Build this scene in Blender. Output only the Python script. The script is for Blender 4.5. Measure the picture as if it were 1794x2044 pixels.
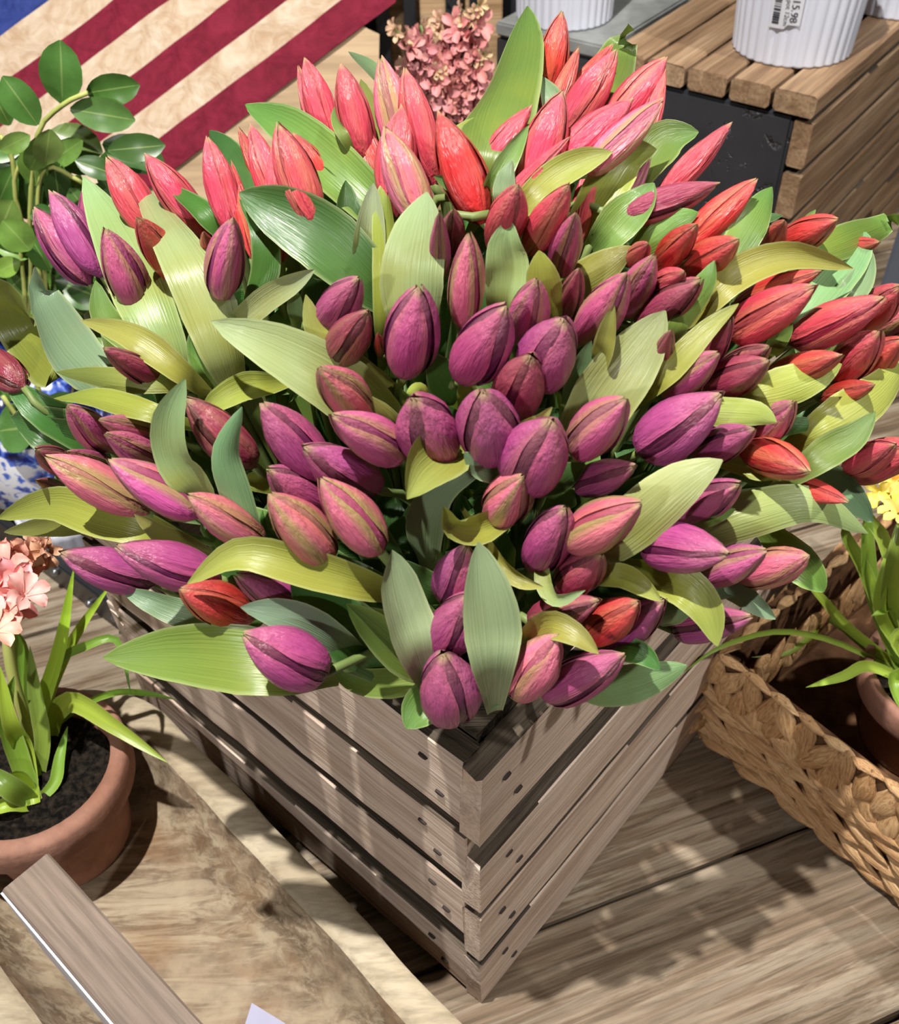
import bpy, bmesh, math, random
from mathutils import Vector, Matrix, noise
random.seed(7)
for o in list(bpy.data.objects): bpy.data.objects.remove(o)
SC = bpy.context.scene; COL = SC.collection
V = Vector; pi = math.pi; sin = math.sin; cos = math.cos; rad = math.radians
# ------------------------------------------------------------------ camera
FPX = 2000.0; PITCH = rad(44.3); ROLL = rad(1.8)
CAM = V((-0.01505, -0.34885, 0.98560))
FW = V((0, cos(PITCH), -sin(PITCH)))
_r = V((1, 0, 0)); _d = FW.cross(_r)
RT = cos(ROLL)*_r + sin(ROLL)*_d; DN = -sin(ROLL)*_r + cos(ROLL)*_d
cd = bpy.data.cameras.new('camera'); cam = bpy.data.objects.new('camera', cd); COL.objects.link(cam)
cd.sensor_fit = 'HORIZONTAL'; cd.sensor_width = 36; cd.lens = 36*FPX/1794
M = Matrix((RT, -DN, -FW)).transposed().to_4x4(); M.translation = CAM
cam.matrix_world = M; cd.clip_start = .02; cd.clip_end = 50
cd.dof.use_dof = True; cd.dof.focus_distance = .72; cd.dof.aperture_fstop = 13
SC.camera = cam
# ------------------------------------------------------------------ world, lights, exposure
w = bpy.data.worlds.new('shop_ambient'); SC.world = w; w.use_nodes = True
w.node_tree.nodes['Background'].inputs[0].default_value = (.93, .96, 1, 1)
w.node_tree.nodes['Background'].inputs[1].default_value = .04
def light(name, kind, loc, aim, power, size, color=(1,1,1), ang=60, blend=.4):
    l = bpy.data.lights.new(name, kind); l.energy = power; l.color = color
    if kind == 'AREA': l.size = size
    else: l.shadow_soft_size = size; l.spot_size = rad(ang); l.spot_blend = blend
    o = bpy.data.objects.new(name, l); COL.objects.link(o); o.location = loc
    o.rotation_euler = (V(aim)-V(loc)).to_track_quat('-Z', 'Y').to_euler(); return o
light('ceiling_spot_key', 'SPOT', (-.38, -.10, 2.75), (0, .3, .4), 400, .02, (1, .96, .90), 80)
light('fill_spot_front', 'SPOT', (-.95, -1.35, 1.55), (0, .2, .25), 58, .05, (1, .97, .94), 75)  # added fill, low at front left, to brighten the crate faces
light('fill_spot_right', 'SPOT', (1.7, -.25, 2.4), (.85, .85, .2), 165, .04, (1, .96, .90), 60)  # added fill from the right for the bench side and basket
SC.view_settings.view_transform = 'Standard'; SC.view_settings.look = 'None'
SC.view_settings.gamma = 1; SC.view_settings.use_curve_mapping = False; SC.view_settings.exposure = .16
# ------------------------------------------------------------------ helpers
def ray(x, y): return (FW + RT*((x-897)/FPX) + DN*((y-1022)/FPX)).normalized()
def onz(x, y, z=0.0):
    v = ray(x, y); return CAM + v*((z-CAM.z)/v.z)
def onplane(x, y, p, n):
    v = ray(x, y); return CAM + v*((V(p)-CAM).dot(n)/v.dot(n))
def pxm(p):                       # metres per photo pixel at a point
    return (V(p)-CAM).dot(FW)/FPX
def wpos(o):
    p = V((0,0,0))
    while o is not None: p = p + o.location; o = o.parent
    return p
def tag(o, label=None, cat=None, group=None, kind=None):
    if label: o['label'] = label
    if cat: o['category'] = cat
    if group: o['group'] = group
    if kind: o['kind'] = kind
    return o
def empty(name, loc, label=None, cat=None, group=None):
    o = bpy.data.objects.new(name, None); COL.objects.link(o); o.location = loc; o.empty_display_size = .02
    return tag(o, label, cat, group)
def link(name, me, mat, parent=None):
    o = bpy.data.objects.new(name, me); COL.objects.link(o); o.parent = parent
    if mat and not me.materials: me.materials.append(mat)
    return o
def mesh(name, vs, fs, mat, parent=None, uv=None, smooth=True, org=None):
    vs = [V(v) for v in vs]
    if org is None:
        org = V((sum(v.x for v in vs), sum(v.y for v in vs), sum(v.z for v in vs)))/len(vs)
    org = V(org); me = bpy.data.meshes.new(name)
    me.from_pydata([v-org for v in vs], [], fs)
    if uv:
        l = me.uv_layers.new(name='UVMap')
        for lp in me.loops: l.data[lp.index].uv = uv[lp.vertex_index]
    if smooth: me.polygons.foreach_set('use_smooth', [True]*len(me.polygons))
    me.update()
    o = link(name, me, mat, parent); o.location = org - wpos(parent); return o
def grid(nu, nv, f, closed=False):
    vs, uv, fs = [], [], []
    for i in range(nv):
        for j in range(nu):
            u = j/(nu if closed else nu-1); v = i/(nv-1); vs.append(f(u, v)); uv.append((u, v))
    for i in range(nv-1):
        for j in range(nu if closed else nu-1):
            k = (j+1) % nu; fs.append((i*nu+j, i*nu+k, (i+1)*nu+k, (i+1)*nu+j))
    return vs, uv, fs
def lathe(prof, n, c, axis=None, ribs=0, amp=0):
    c = V(c); ax = (V(axis) if axis else V((0,0,1))).normalized()
    e1 = ax.orthogonal().normalized(); e2 = ax.cross(e1); m = len(prof)
    def f(u, v):
        r, z = prof[round(v*(m-1))]; a = 2*pi*u
        if ribs: r *= 1 + amp*(abs(sin(a*ribs/2))-.5)
        return c + ax*z + (e1*cos(a)+e2*sin(a))*r
    return grid(n, m, f, True)
def catmull(P, n):
    P = [V(p) for p in P]; Q = [P[0]*2-P[1]] + P + [P[-1]*2-P[-2]]; out = []; m = len(P)-1
    for i in range(n):
        t = i/(n-1)*m; k = min(int(t), m-1); t -= k; a, b, c, d = Q[k:k+4]
        out.append(.5*((2*b)+(c-a)*t+(2*a-5*b+4*c-d)*t*t+(3*b-a-3*c+d)*t**3))
    return out
def tube(P, r, ns=6, n=None, taper=None):
    P = catmull(P, n) if n else [V(p) for p in P]; m = len(P); N = None; vs = []; uv = []; fs = []
    for i, p in enumerate(P):
        t = (P[min(i+1, m-1)]-P[max(i-1, 0)]).normalized()
        N = t.orthogonal().normalized() if N is None else (N-t*N.dot(t)).normalized()
        B = t.cross(N); rr = r if taper is None else r*(1+(taper-1)*i/(m-1))
        for j in range(ns):
            a = 2*pi*j/ns; vs.append(p+(N*cos(a)+B*sin(a))*rr); uv.append((j/ns, i/(m-1)))
    for i in range(m-1):
        for j in range(ns):
            k = (j+1) % ns; fs.append((i*ns+j, i*ns+k, (i+1)*ns+k, (i+1)*ns+j))
    fs.append(tuple(range(ns))[::-1]); fs.append(tuple((m-1)*ns+j for j in range(ns)))
    return vs, uv, fs
def lerpc(tab, t):
    for (a, x), (b, y) in zip(tab, tab[1:]):
        if t <= b: return x+(y-x)*(t-a)/(b-a)
    return tab[-1][1]
_pl = {}
def plank_mesh(L, W, T, jit=.0015, seed=0, bev=.003):
    """board along local +X (0..L), width Y (centred), thickness Z (0..T)"""
    rnd = random.Random(seed); n = max(6, int(L/.035)); vs = []; fs = []
    sec = [(-W/2, bev), (-W/2, T-bev), (-W/2+bev, T), (W/2-bev, T), (W/2, T-bev), (W/2, bev), (W/2-bev, 0), (-W/2+bev, 0)]
    for i in range(n+1):
        x = L*i/n
        for k, (y, z) in enumerate(sec):
            q = noise.noise(V((x*9+seed*3.1, k*.7 if k not in (2, 3) else 2, seed)))
            q2 = noise.noise(V((x*40+seed, k*2.3, seed*1.7)))
            vs.append((x+(rnd.uniform(-1, 1)*jit if i in (0, n) else 0), y+(q*1.3+q2*.6)*jit, z+(q2*.5)*jit))
    for i in range(n):
        for k in range(8):
            j = (k+1) % 8; fs.append((i*8+k, (i+1)*8+k, (i+1)*8+j, i*8+j))
    fs.append(tuple(range(8))); fs.append(tuple(n*8+k for k in range(8))[::-1])
    me = bpy.data.meshes.new('plank'); me.from_pydata(vs, [], fs); me.update()
    bm = bmesh.new(); bm.from_mesh(me); bmesh.ops.recalc_face_normals(bm, faces=bm.faces); bm.to_mesh(me); bm.free()
    return me
def side_mat(o, mat, axis, sign):          # second material on one face: weathered crate edges, painted shade on the bench
    o.data.materials.append(mat)
    for p in o.data.polygons:
        if p.normal[axis]*sign > .8: p.material_index = 1
def frame(ex, ez, loc):
    ex = V(ex).normalized(); ez = V(ez); ez = (ez-ex*ez.dot(ex)).normalized(); ey = ez.cross(ex)
    m = Matrix((ex, ey, ez)).transposed().to_4x4(); m.translation = loc; return m
def put(o, m):
    par = wpos(o.parent) if o.parent else V((0,0,0)); m = m.copy(); m.translation = m.translation-par
    o.matrix_local = m
def plank(name, L, W, T, mat, ex, ez, loc, parent=None, seed=0, jit=.0015, bev=.003):
    o = link(name, plank_mesh(L, W, T, jit, seed, bev), mat, parent); put(o, frame(ex, ez, V(loc))); return o
def boxobj(name, sx, sy, sz, mat, m, parent=None, bev=.004):
    bm = bmesh.new(); bmesh.ops.create_cube(bm, size=1); bmesh.ops.scale(bm, vec=(sx, sy, sz), verts=bm.verts)
    if bev: bmesh.ops.bevel(bm, geom=bm.edges[:], offset=bev, segments=2, affect='EDGES')
    me = bpy.data.meshes.new(name); bm.to_mesh(me); bm.free()
    o = link(name, me, mat, parent); put(o, m); return o
# ------------------------------------------------------------------ materials
class NT:
    def __init__(s, name, rough=.5, spec=.4):
        s.m = bpy.data.materials.new(name); s.m.use_nodes = True; s.t = s.m.node_tree; s.n = s.t.nodes
        s.b = s.n['Principled BSDF']; s.b.inputs['Roughness'].default_value = rough
        s.b.inputs['Specular IOR Level'].default_value = spec
    def add(s, typ, **k):
        x = s.n.new(typ)
        for a, b in k.items(): setattr(x, a, b)
        return x
    def L(s, a, b): s.t.links.new(a, b)
    def inp(s, sock, v):
        if isinstance(v, bpy.types.NodeSocket): s.L(v, sock)
        elif v is not None:
            if isinstance(v, (tuple, list)) and sock.type == 'RGBA' and len(v) == 3: v = (*v, 1)
            sock.default_value = v
    def mix(s, f, a, b, mode='MIX'):
        x = s.add('ShaderNodeMix', data_type='RGBA', blend_type=mode)
        s.inp(x.inputs[0], f); s.inp(x.inputs[6], a); s.inp(x.inputs[7], b); return x.outputs[2]
    def math(s, op, a, b=None, c=None, clamp=False):
        x = s.add('ShaderNodeMath', operation=op, use_clamp=clamp); s.inp(x.inputs[0], a)
        if b is not None: s.inp(x.inputs[1], b)
        if c is not None: s.inp(x.inputs[2], c)
        return x.outputs[0]
    def ramp(s, f, *st):
        x = s.add('ShaderNodeValToRGB'); e = x.color_ramp.elements
        while len(e) < len(st): e.new(.5)
        for k, (p, c) in zip(e, st):
            k.position = p; k.color = (*c, 1) if isinstance(c, tuple) else (c, c, c, 1)
        s.L(f, x.inputs[0]); return x.outputs[0]
    def coord(s, kind='Object', scale=(1,1,1), offs=True):
        c = s.add('ShaderNodeTexCoord').outputs[kind]; m = s.add('ShaderNodeMapping'); s.L(c, m.inputs[0])
        m.inputs['Scale'].default_value = scale
        if offs:
            r = s.add('ShaderNodeObjectInfo').outputs['Random']; k = s.math('MULTIPLY', r, 37.0)
            cx = s.add('ShaderNodeCombineXYZ'); s.L(k, cx.inputs[0]); s.L(k, cx.inputs[1]); s.L(k, cx.inputs[2]); s.L(cx.outputs[0], m.inputs['Location'])
        return m.outputs[0]
    def noise(s, vec, scale=5, detail=4, rough=.55, dist=0):
        x = s.add('ShaderNodeTexNoise'); s.L(vec, x.inputs['Vector']); x.inputs['Scale'].default_value = scale
        x.inputs['Detail'].default_value = detail; x.inputs['Roughness'].default_value = rough; x.inputs['Distortion'].default_value = dist
        return x.outputs[0]
    def bump(s, h, d=.002, st=1):
        x = s.add('ShaderNodeBump'); x.inputs['Strength'].default_value = st; x.inputs['Distance'].default_value = d
        s.L(h, x.inputs['Height']); s.L(x.outputs[0], s.b.inputs['Normal'])
    def base(s, c): s.inp(s.b.inputs['Base Color'], c); return s.m
def plain(name, c, rough=.5, metal=0, spec=.4):
    t = NT(name, rough, spec); t.b.inputs['Metallic'].default_value = metal
    n = t.noise(t.coord(), 25, 3); return t.base(t.mix(n, tuple(x*.86 for x in c), tuple(min(1, x*1.12) for x in c)))
def wood(name, dark, mid, light_, rough=.65, stretch=(3, 40, 40), fine=(8, 220, 220), bump=.0012, stain=None, pale=None):
    t = NT(name, rough, .25)
    g = t.noise(t.coord('Object', stretch), 1, 6, .6, .6); f = t.noise(t.coord('Object', fine), 1, 3, .6)
    c = t.ramp(g, (.28, dark), (.5, mid), (.72, light_))
    c = t.mix(t.ramp(f, (.34, .7), (.58, 0.0)), c, tuple(x*.5 for x in dark))
    c = t.mix(.7, t.ramp(g, (.28, dark), (.5, mid), (.72, light_)), c)
    if pale:
        p = t.noise(t.coord('Object', (5, 70, 70)), 1, 7, .72, .5); p2 = t.noise(t.coord('Object', (3, 9, 9)), 1, 3); c = t.mix(t.math('MULTIPLY', t.ramp(p, (.45, 0.0), (.58, .8)), t.ramp(p2, (.35, .25), (.6, 1.0))), c, pale)
    if stain:
        b = t.noise(t.coord('Object', (5, 9, 9)), 1.2, 4, .6); c = t.mix(t.ramp(b, (.55, 0.0), (.75, .8)), c, stain)
    t.bump(t.math('ADD', t.math('MULTIPLY', f, .6), g), bump); return t.base(c)
M_CRATE = wood('weathered_crate_wood', (.40, .285, .22), (.65, .515, .42), (.79, .66, .56), stain=(.55, .39, .285), stretch=(2.2, 38, 38), fine=(11, 330, 330))
M_CRATEIN_GAPSHADE = wood('dark_crate_edge_and_gap_shade', (.03, .022, .015), (.085, .064, .045), (.19, .15, .11), stretch=(3, 70, 70), bump=.003)
M_TABLE = wood('whitewashed_table_wood', (.075, .05, .03), (.17, .12, .077), (.27, .20, .14), pale=(.36, .305, .23), stretch=(4, 110, 110), fine=(9, 300, 300))
M_TROUGH = wood('pale_trough_wood', (.36, .25, .16), (.58, .46, .32), (.74, .63, .47), stretch=(9, 14, 14), fine=(25, 90, 90), stain=(.36, .19, .09), rough=.7)
M_RIM = wood('worn_pale_rim_wood', (.30, .235, .155), (.44, .37, .26), (.52, .45, .33), stretch=(9, 14, 14), fine=(25, 120, 120), rough=.6)
M_TROUGHIN = wood('stained_and_shaded_hollow_wood', (.13, .09, .06), (.26, .19, .125), (.38, .30, .205), stretch=(10, 12, 12), fine=(40, 60, 60), stain=(.25, .13, .055), pale=(.48, .40, .28), rough=.7)  # hollow's shade painted into the darker base tone, wood stains on top
M_BOARD = wood('grey_brown_board', (.15, .11, .085), (.23, .175, .14), (.30, .235, .19))
M_TEAK = wood('oiled_slat_wood', (.17, .10, .055), (.30, .19, .11), (.42, .29, .18))
M_PINE = wood('pale_pine', (.38, .26, .145), (.48, .35, .22), (.55, .43, .29), stretch=(1.2, 7, 7), fine=(4, 60, 60), bump=.0003)
M_TAN = wood('tan_upright_wood', (.4, .24, .12), (.55, .36, .2), (.62, .44, .27))
M_BLACK = plain('black_painted_metal', (.018, .019, .022), .35)
M_STEEL = plain('bolt_steel', (.25, .25, .26), .25, .8)
M_NAIL = plain('nail_hole', (.035, .025, .02), .8)
M_PAPER = plain('white_paper', (.56, .57, .62), .6)
M_CARD = plain('pale_lilac_card', (.36, .36, .50), .5)
M_INK = plain('black_print', (.02, .02, .03), .7)
M_SOIL = NT('potting_soil', .95, .1)
_n = M_SOIL.noise(M_SOIL.coord(), 160, 5); M_SOIL.bump(_n, .006); M_SOIL = M_SOIL.base(M_SOIL.ramp(_n, (.4, (.004, .0035, .003)), (.75, (.035, .027, .02))))
t = NT('dark_slate', .32, .5); n = t.noise(t.coord('Object', (1, 1, 1), False), 26, 5, .6, .4); m = t.noise(t.coord('Object', (1, 1, 1), False), 5, 3)
t.bump(t.ramp(n, (.34, 0.0), (.40, 1.0)), .003); M_SLATE = t.base(t.mix(t.ramp(n, (.33, 1.0), (.39, 0.0)), t.ramp(m, (.3, (.016, .017, .021)), (.7, (.045, .047, .055))), (.008, .008, .01)))
t = NT('grey_stone_top', .5); M_STONE = t.base(t.ramp(t.noise(t.coord(), 30, 5), (.3, (.17, .18, .175)), (.7, (.27, .28, .275))))
t = NT('white_ceramic', .35, .4); M_WHITE = t.base(t.mix(t.noise(t.coord(), 8, 2), (.52, .54, .63), (.58, .60, .68)))
t = NT('terracotta', .8, .2); a = t.noise(t.coord(), 9, 4); b = t.noise(t.coord(), 120, 3)
t.bump(b, .0008); M_TERRA = t.base(t.mix(t.ramp(b, (.4, 0.0), (.7, .35)), t.ramp(a, (.35, (.25, .115, .075)), (.65, (.38, .205, .15))), (.17, .09, .075)))
t = NT('blue_and_white_glaze', .08, .6); a = t.noise(t.coord('Object', (1, 1, 1), False), 17, 2, .5, 1.0); b = t.noise(t.coord('Object', (1, 1, 1), False), 70, 2, .5, .6)
f_ = t.math('ADD', a, t.math('MULTIPLY', t.math('SUBTRACT', b, .5), .55))
M_DELFT = t.base(t.ramp(f_, (.41, (.66, .68, .74)), (.46, (.10, .18, .60)), (.54, (.012, .025, .22)), (.62, (.006, .008, .05))))
def cloth(name, c1, c2):
    t = NT(name, .75, .2); a = t.noise(t.coord('Object', (1, 1, 1), False), 22, 5, .65, 1.5); t.bump(a, .004)
    return t.base(t.ramp(a, (.33, c1), (.66, c2)))
M_RED = cloth('flag_red_cloth', (.115, .003, .014), (.20, .010, .032)); M_CREAM = cloth('flag_cream_cloth', (.40, .27, .17), (.58, .48, .37)); M_BLUE = cloth('flag_blue_cloth', (.012, .025, .14), (.03, .05, .22))
t = NT('dried_hyacinth_strand', .5, .4); a = t.noise(t.coord('Object', (1.6, 9, 9)), 1, 5, .65); r_ = t.add('ShaderNodeObjectInfo').outputs['Random']
c = t.mix(r_, t.ramp(a, (.3, (.22, .10, .035)), (.5, (.46, .25, .11)), (.72, (.64, .42, .21))), t.ramp(a, (.3, (.33, .17, .07)), (.5, (.60, .38, .19)), (.72, (.76, .55, .31))))
t.bump(a, .0015); M_STRAND = t.base(c)
t = NT('basket_core', .8, .2); M_CORE = t.base(t.ramp(t.noise(t.coord('Object', (40, 40, 90)), 1, 4), (.3, (.05, .022, .01)), (.7, (.17, .085, .04))))
# petals: colour from the object, alpha says how strong the green-brown midrib streak is
t = NT('tulip_petal', .26, .5); oi = t.add('ShaderNodeObjectInfo'); uvn = t.add('ShaderNodeUVMap'); sp = t.add('ShaderNodeSeparateXYZ'); t.L(uvn.outputs[0], sp.inputs[0])
u, v = sp.outputs[0], sp.outputs[1]; col = oi.outputs['Color']; al = oi.outputs['Alpha']
au = t.math('ABSOLUTE', t.math('SUBTRACT', t.math('MULTIPLY', u, 2), 1))
mp = t.add('ShaderNodeMapping'); t.L(uvn.outputs[0], mp.inputs[0]); mp.inputs['Scale'].default_value = (44, 1.3, 1)
cx = t.add('ShaderNodeCombineXYZ'); t.L(t.math('MULTIPLY', oi.outputs['Random'], 31), cx.inputs[0]); t.L(t.math('MULTIPLY', oi.outputs['Random'], 17), cx.inputs[1]); t.L(cx.outputs[0], mp.inputs['Location'])
st = t.noise(mp.outputs[0], 1, 4, .6, .3)
c = t.mix(t.ramp(st, (.3, .4), (.6, 0.0)), col, t.mix(.6, col, (.06, .005, .02)))
edge = t.math('MULTIPLY', t.ramp(au, (.5, 0.0), (1.0, 1.0)), t.math('MULTIPLY_ADD', al, .4, .1)); c = t.mix(edge, c, (.75, .24, .14))
c = t.mix(t.math('MULTIPLY', t.ramp(v, (.55, 0.0), (1.0, 1.0)), .22), c, (.84, .36, .36))
sel = t.math('GREATER_THAN', oi.outputs['Random'], .45); rib_ = t.mix(sel, t.ramp(au, (.10, 1.0), (.5, 0.0)), t.ramp(au, (.35, 0.0), (.8, 1.0)))
strk = t.math('MULTIPLY', t.math('MULTIPLY', rib_, al), t.ramp(st, (.2, .65), (.6, 1.0)))
c = t.mix(strk, c, (.36, .28, .11))
flame = t.math('MULTIPLY', t.math('MULTIPLY', t.math('MULTIPLY', t.ramp(st, (.41, 1.0), (.46, 0.0)), t.ramp(au, (.35, 0.0), (.6, 1.0))), t.ramp(v, (.15, 1.0), (.65, 0.0))), t.math('SUBTRACT', 1.0, al, clamp=True))
c = t.mix(t.math('MULTIPLY', flame, .7), c, (.045, .004, .03))
tipg = t.math('MULTIPLY', t.ramp(v, (.93, 0.0), (1.0, 1.0)), .75); c = t.mix(tipg, c, (.5, .42, .2))
cr_ = t.noise(t.coord('Object', (3.5, 3.5, 2.2)), 1, 3, .6); t.bump(t.math('ADD', t.math('MULTIPLY', st, .35), t.math('MULTIPLY', cr_, 2.2)), .0016, .8); t.b.inputs['Subsurface Weight'].default_value = 0
tr = t.add('ShaderNodeBsdfTranslucent'); t.inp(tr.inputs[0], c); ms = t.add('ShaderNodeMixShader'); ms.inputs[0].default_value = .10
t.base(c); out = t.n['Material Output']; t.L(t.b.outputs[0], ms.inputs[1]); t.L(tr.outputs[0], ms.inputs[2]); t.L(ms.outputs[0], out.inputs[0]); M_PETAL = t.m
# leaves: colour from the object, parallel veins along the blade
def leafmat(name, veins=60, yel=(.28, .27, .035), tl=.14, rough=.30):
    t = NT(name, rough, .45); oi = t.add('ShaderNodeObjectInfo'); uvn = t.add('ShaderNodeUVMap'); sp = t.add('ShaderNodeSeparateXYZ'); t.L(uvn.outputs[0], sp.inputs[0])
    mp = t.add('ShaderNodeMapping'); t.L(uvn.outputs[0], mp.inputs[0]); mp.inputs['Scale'].default_value = (veins*.5, 1.2, 1)
    cx = t.add('ShaderNodeCombineXYZ'); t.L(t.math('MULTIPLY', oi.outputs['Random'], 31), cx.inputs[0]); t.L(cx.outputs[0], mp.inputs['Location'])
    vn = t.noise(mp.outputs[0], 1, 3, .6, .2); bl = t.noise(t.coord('Object', (30, 30, 30)), 1, 2)
    col = oi.outputs['Color']
    c = t.mix(t.ramp(vn, (.3, .45), (.62, 0.0)), col, t.mix(.5, col, (.05, .12, .02)))
    yb = t.math('MULTIPLY', t.ramp(sp.outputs[1], (.42, 1.0), (.92, 0.0)), t.math('MULTIPLY', oi.outputs['Alpha'], .75))
    c = t.mix(t.math('MULTIPLY', yb, t.ramp(bl, (.3, .3), (.65, 1.0))), c, yel)
    au = t.math('ABSOLUTE', t.math('SUBTRACT', t.math('MULTIPLY', sp.outputs[0], 2), 1))
    c = t.mix(t.math('MULTIPLY', t.ramp(au, (.86, 0.0), (1.0, 1.0)), .3), c, (.60, .66, .34))
    t.bump(vn, .0012, .55); tr = t.add('ShaderNodeBsdfTranslucent'); t.inp(tr.inputs[0], t.mix(.45, c, (.55, .62, .05)))
    ms = t.add('ShaderNodeMixShader'); ms.inputs[0].default_value = tl
    t.base(c); t.L(t.b.outputs[0], ms.inputs[1]); t.L(tr.outputs[0], ms.inputs[2]); t.L(ms.outputs[0], t.n['Material Output'].inputs[0]); return t.m
M_LEAF = leafmat('tulip_leaf'); M_GRASS = leafmat('strap_leaf', 12, (.36, .44, .05), .25)
t = NT('round_leaf', .35, .5); oi = t.add('ShaderNodeObjectInfo'); uvn = t.add('ShaderNodeUVMap'); sp = t.add('ShaderNodeSeparateXYZ'); t.L(uvn.outputs[0], sp.inputs[0])
au = t.math('ABSOLUTE', t.math('SUBTRACT', sp.outputs[0], .5)); rib = t.ramp(au, (.0, 1.0), (.035, 0.0))
nz = t.noise(t.coord('Object', (60, 60, 60)), 1, 3); c = t.mix(t.ramp(nz, (.35, .5), (.65, 0.0)), oi.outputs['Color'], t.mix(.5, oi.outputs['Color'], (.02, .06, .01)))
c = t.mix(t.math('MULTIPLY', rib, .6), c, (.35, .45, .15)); tr = t.add('ShaderNodeBsdfTranslucent'); t.inp(tr.inputs[0], c); ms = t.add('ShaderNodeMixShader'); ms.inputs[0].default_value = .15
t.base(c); t.L(t.b.outputs[0], ms.inputs[1]); t.L(tr.outputs[0], ms.inputs[2]); t.L(ms.outputs[0], t.n['Material Output'].inputs[0]); M_ROUND = t.m
t = NT('tulip_stem', .5); M_STEM = t.base(t.mix(t.noise(t.coord(), 30, 2), (.10, .16, .04), (.22, .27, .09)))
t = NT('plant_stem', .5); M_TWIG = t.base(t.mix(t.noise(t.coord(), 30, 2), (.30, .36, .08), (.48, .5, .16)))
t = NT('blossom', .5, .3); oi = t.add('ShaderNodeObjectInfo'); M_BLOSSOM = t.base(t.mix(t.noise(t.coord('Object', (80, 80, 80)), 1, 2), oi.outputs['Color'], t.mix(.35, oi.outputs['Color'], (1, .75, .65))))
# ------------------------------------------------------------------ setting
def struct(name, vs, fs, mat): return tag(mesh(name, vs, fs, mat, None, None, False), kind='structure')
M_FLOOR = plain('shop_floor', (.16, .13, .11), .6); M_WALL = plain('shop_wall', (.30, .25, .2), .8)
struct('floor', [(-4, -3, -.75), (4, -3, -.75), (4, 4, -.75), (-4, 4, -.75)], [(0, 1, 2, 3)], M_FLOOR)
struct('wall_back', [(-4, 3.2, -.75), (4, 3.2, -.75), (4, 3.2, 2.8), (-4, 3.2, 2.8)], [(3, 2, 1, 0)], M_WALL)
# table: whitewashed planks running along one direction
TD = V((.947, .322, 0)).normalized(); TN = V((-TD.y, TD.x, 0)); P0 = onz(1590, 1655)
tb = empty('display_table', (0, .5, -.75), 'weathered whitewashed plank table that carries the flower crate and baskets', 'table')
pw = .19; k0 = P0.dot(TN)
for i in range(-5, 11):
    a = k0 + i*pw; p = TN*(a+pw/2) + TD*(-1.6) + V((0, 0, -.03))
    plank('plank', 3.3, pw-.006, .03 - (0 if i % 2 else .0015), M_TABLE, TD, (0, 0, 1), p, tb, seed=i+20, jit=.0012)
for i, (x, y) in enumerate([(-1.2, -.5), (1.1, .0), (-1.6, 1.6), (1.1, 2.1)]):
    boxobj('leg', .08, .08, .72, M_TABLE, Matrix.Translation((x, y, -.39)), tb)
# ------------------------------------------------------------------ crate
YA = rad(42.1); EA = V((-cos(YA), sin(YA), 0)); EB = V((sin(YA), cos(YA), 0)); UP = V((0, 0, 1)); LA = .50; LB = .50; TH = .019
cr = empty('wooden_crate', (EA*LA+EB*LB)/2, 'weathered slatted wooden crate filled with tulips, corner facing front', 'crate')
rows_l = [(.316, .401), (.222, .300), (.128, .206), (.010, .090)]; rows_r = [(.306, .397), (.194, .272), (.098, .182), (.002, .088)]
def crate_face(o, ex, out, L, rows, seed):
    for i, (a, b) in enumerate(rows):
        # slat: length along ex, width vertical, thickness outward from the inside
        s = plank('slat', L, b-a, TH, M_CRATE, ex, out, o - out*TH + UP*((a+b)/2), cr, seed=seed+i, jit=.0022, bev=.0016)
        ey = out.cross(ex); side_mat(s, M_CRATEIN_GAPSHADE, 1, 1 if ey.z > 0 else -1)
crate_face(EA*.016, EA, -EB, LA-.016, rows_l, 3); crate_face(V((0, 0, 0)), EB, -EA, LB, rows_r, 9)
crate_face(EB*LB+EA*LA, -EA, EB, LA, rows_l, 15); crate_face(EA*LA, EB, EA, LB, rows_r, 21)
for cx_, cy_, sa, sb in ((0, 0, 1, 1), (LA, 0, -1, 1), (0, LB, 1, -1), (LA, LB, -1, -1)):
    o = EA*(cx_+sa*(TH+.002)) + EB*(cy_+sb*(TH+.002)); s = .07
    vs = []
    for z in (.004, .405):
        for q in (o, o+EA*sa*s, o+EA*sa*s*.92+EB*sb*.008, o+EB*sb*s*.92+EA*sa*.008, o+EB*sb*s): vs.append(q+UP*z)
    ob = mesh('corner_post', vs, [(0, 4, 3, 2, 1), (5, 6, 7, 8, 9)]+[(i, (i+1) % 5, (i+1) % 5+5, i+5) for i in range(5)], M_CRATEIN_GAPSHADE, cr, None, False)
    bm = bmesh.new(); bm.from_mesh(ob.data); bmesh.ops.recalc_face_normals(bm, faces=bm.faces); bm.to_mesh(ob.data); bm.free()
for i in range(5):
    plank('bottom_board', LA-2*TH-.01, (LB-2*TH-.02)/5-.004, .012, M_CRATEIN_GAPSHADE, EA, UP, EB*(TH+.01+(i+.5)*(LB-2*TH-.02)/5)+EA*(TH+.005)+UP*.03, cr, seed=40+i)
nail = bpy.data.meshes.new('nail'); bm = bmesh.new(); bmesh.ops.create_cone(bm, cap_ends=True, segments=10, radius1=.0023, radius2=.002, depth=.002); bm.to_mesh(nail); bm.free(); nail.materials.append(M_NAIL)
for (rows, ex, out, offs) in ((rows_l, EA, -EB, .045), (rows_r, EB, -EA, .035)):
    for i, (a, b) in enumerate(rows):
        for k, q in enumerate((.28, .68)):
            o = link('nail', nail, None, cr); p = ex*(offs+.012*(k*2-1)*(1 if out == -EB else -1)*.6+.006*(i % 2)) + UP*(a+(b-a)*q) + out*.0008
            put(o, frame(ex, out, p) @ Matrix.Diagonal((1.9, .8, 1, 1)))
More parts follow.
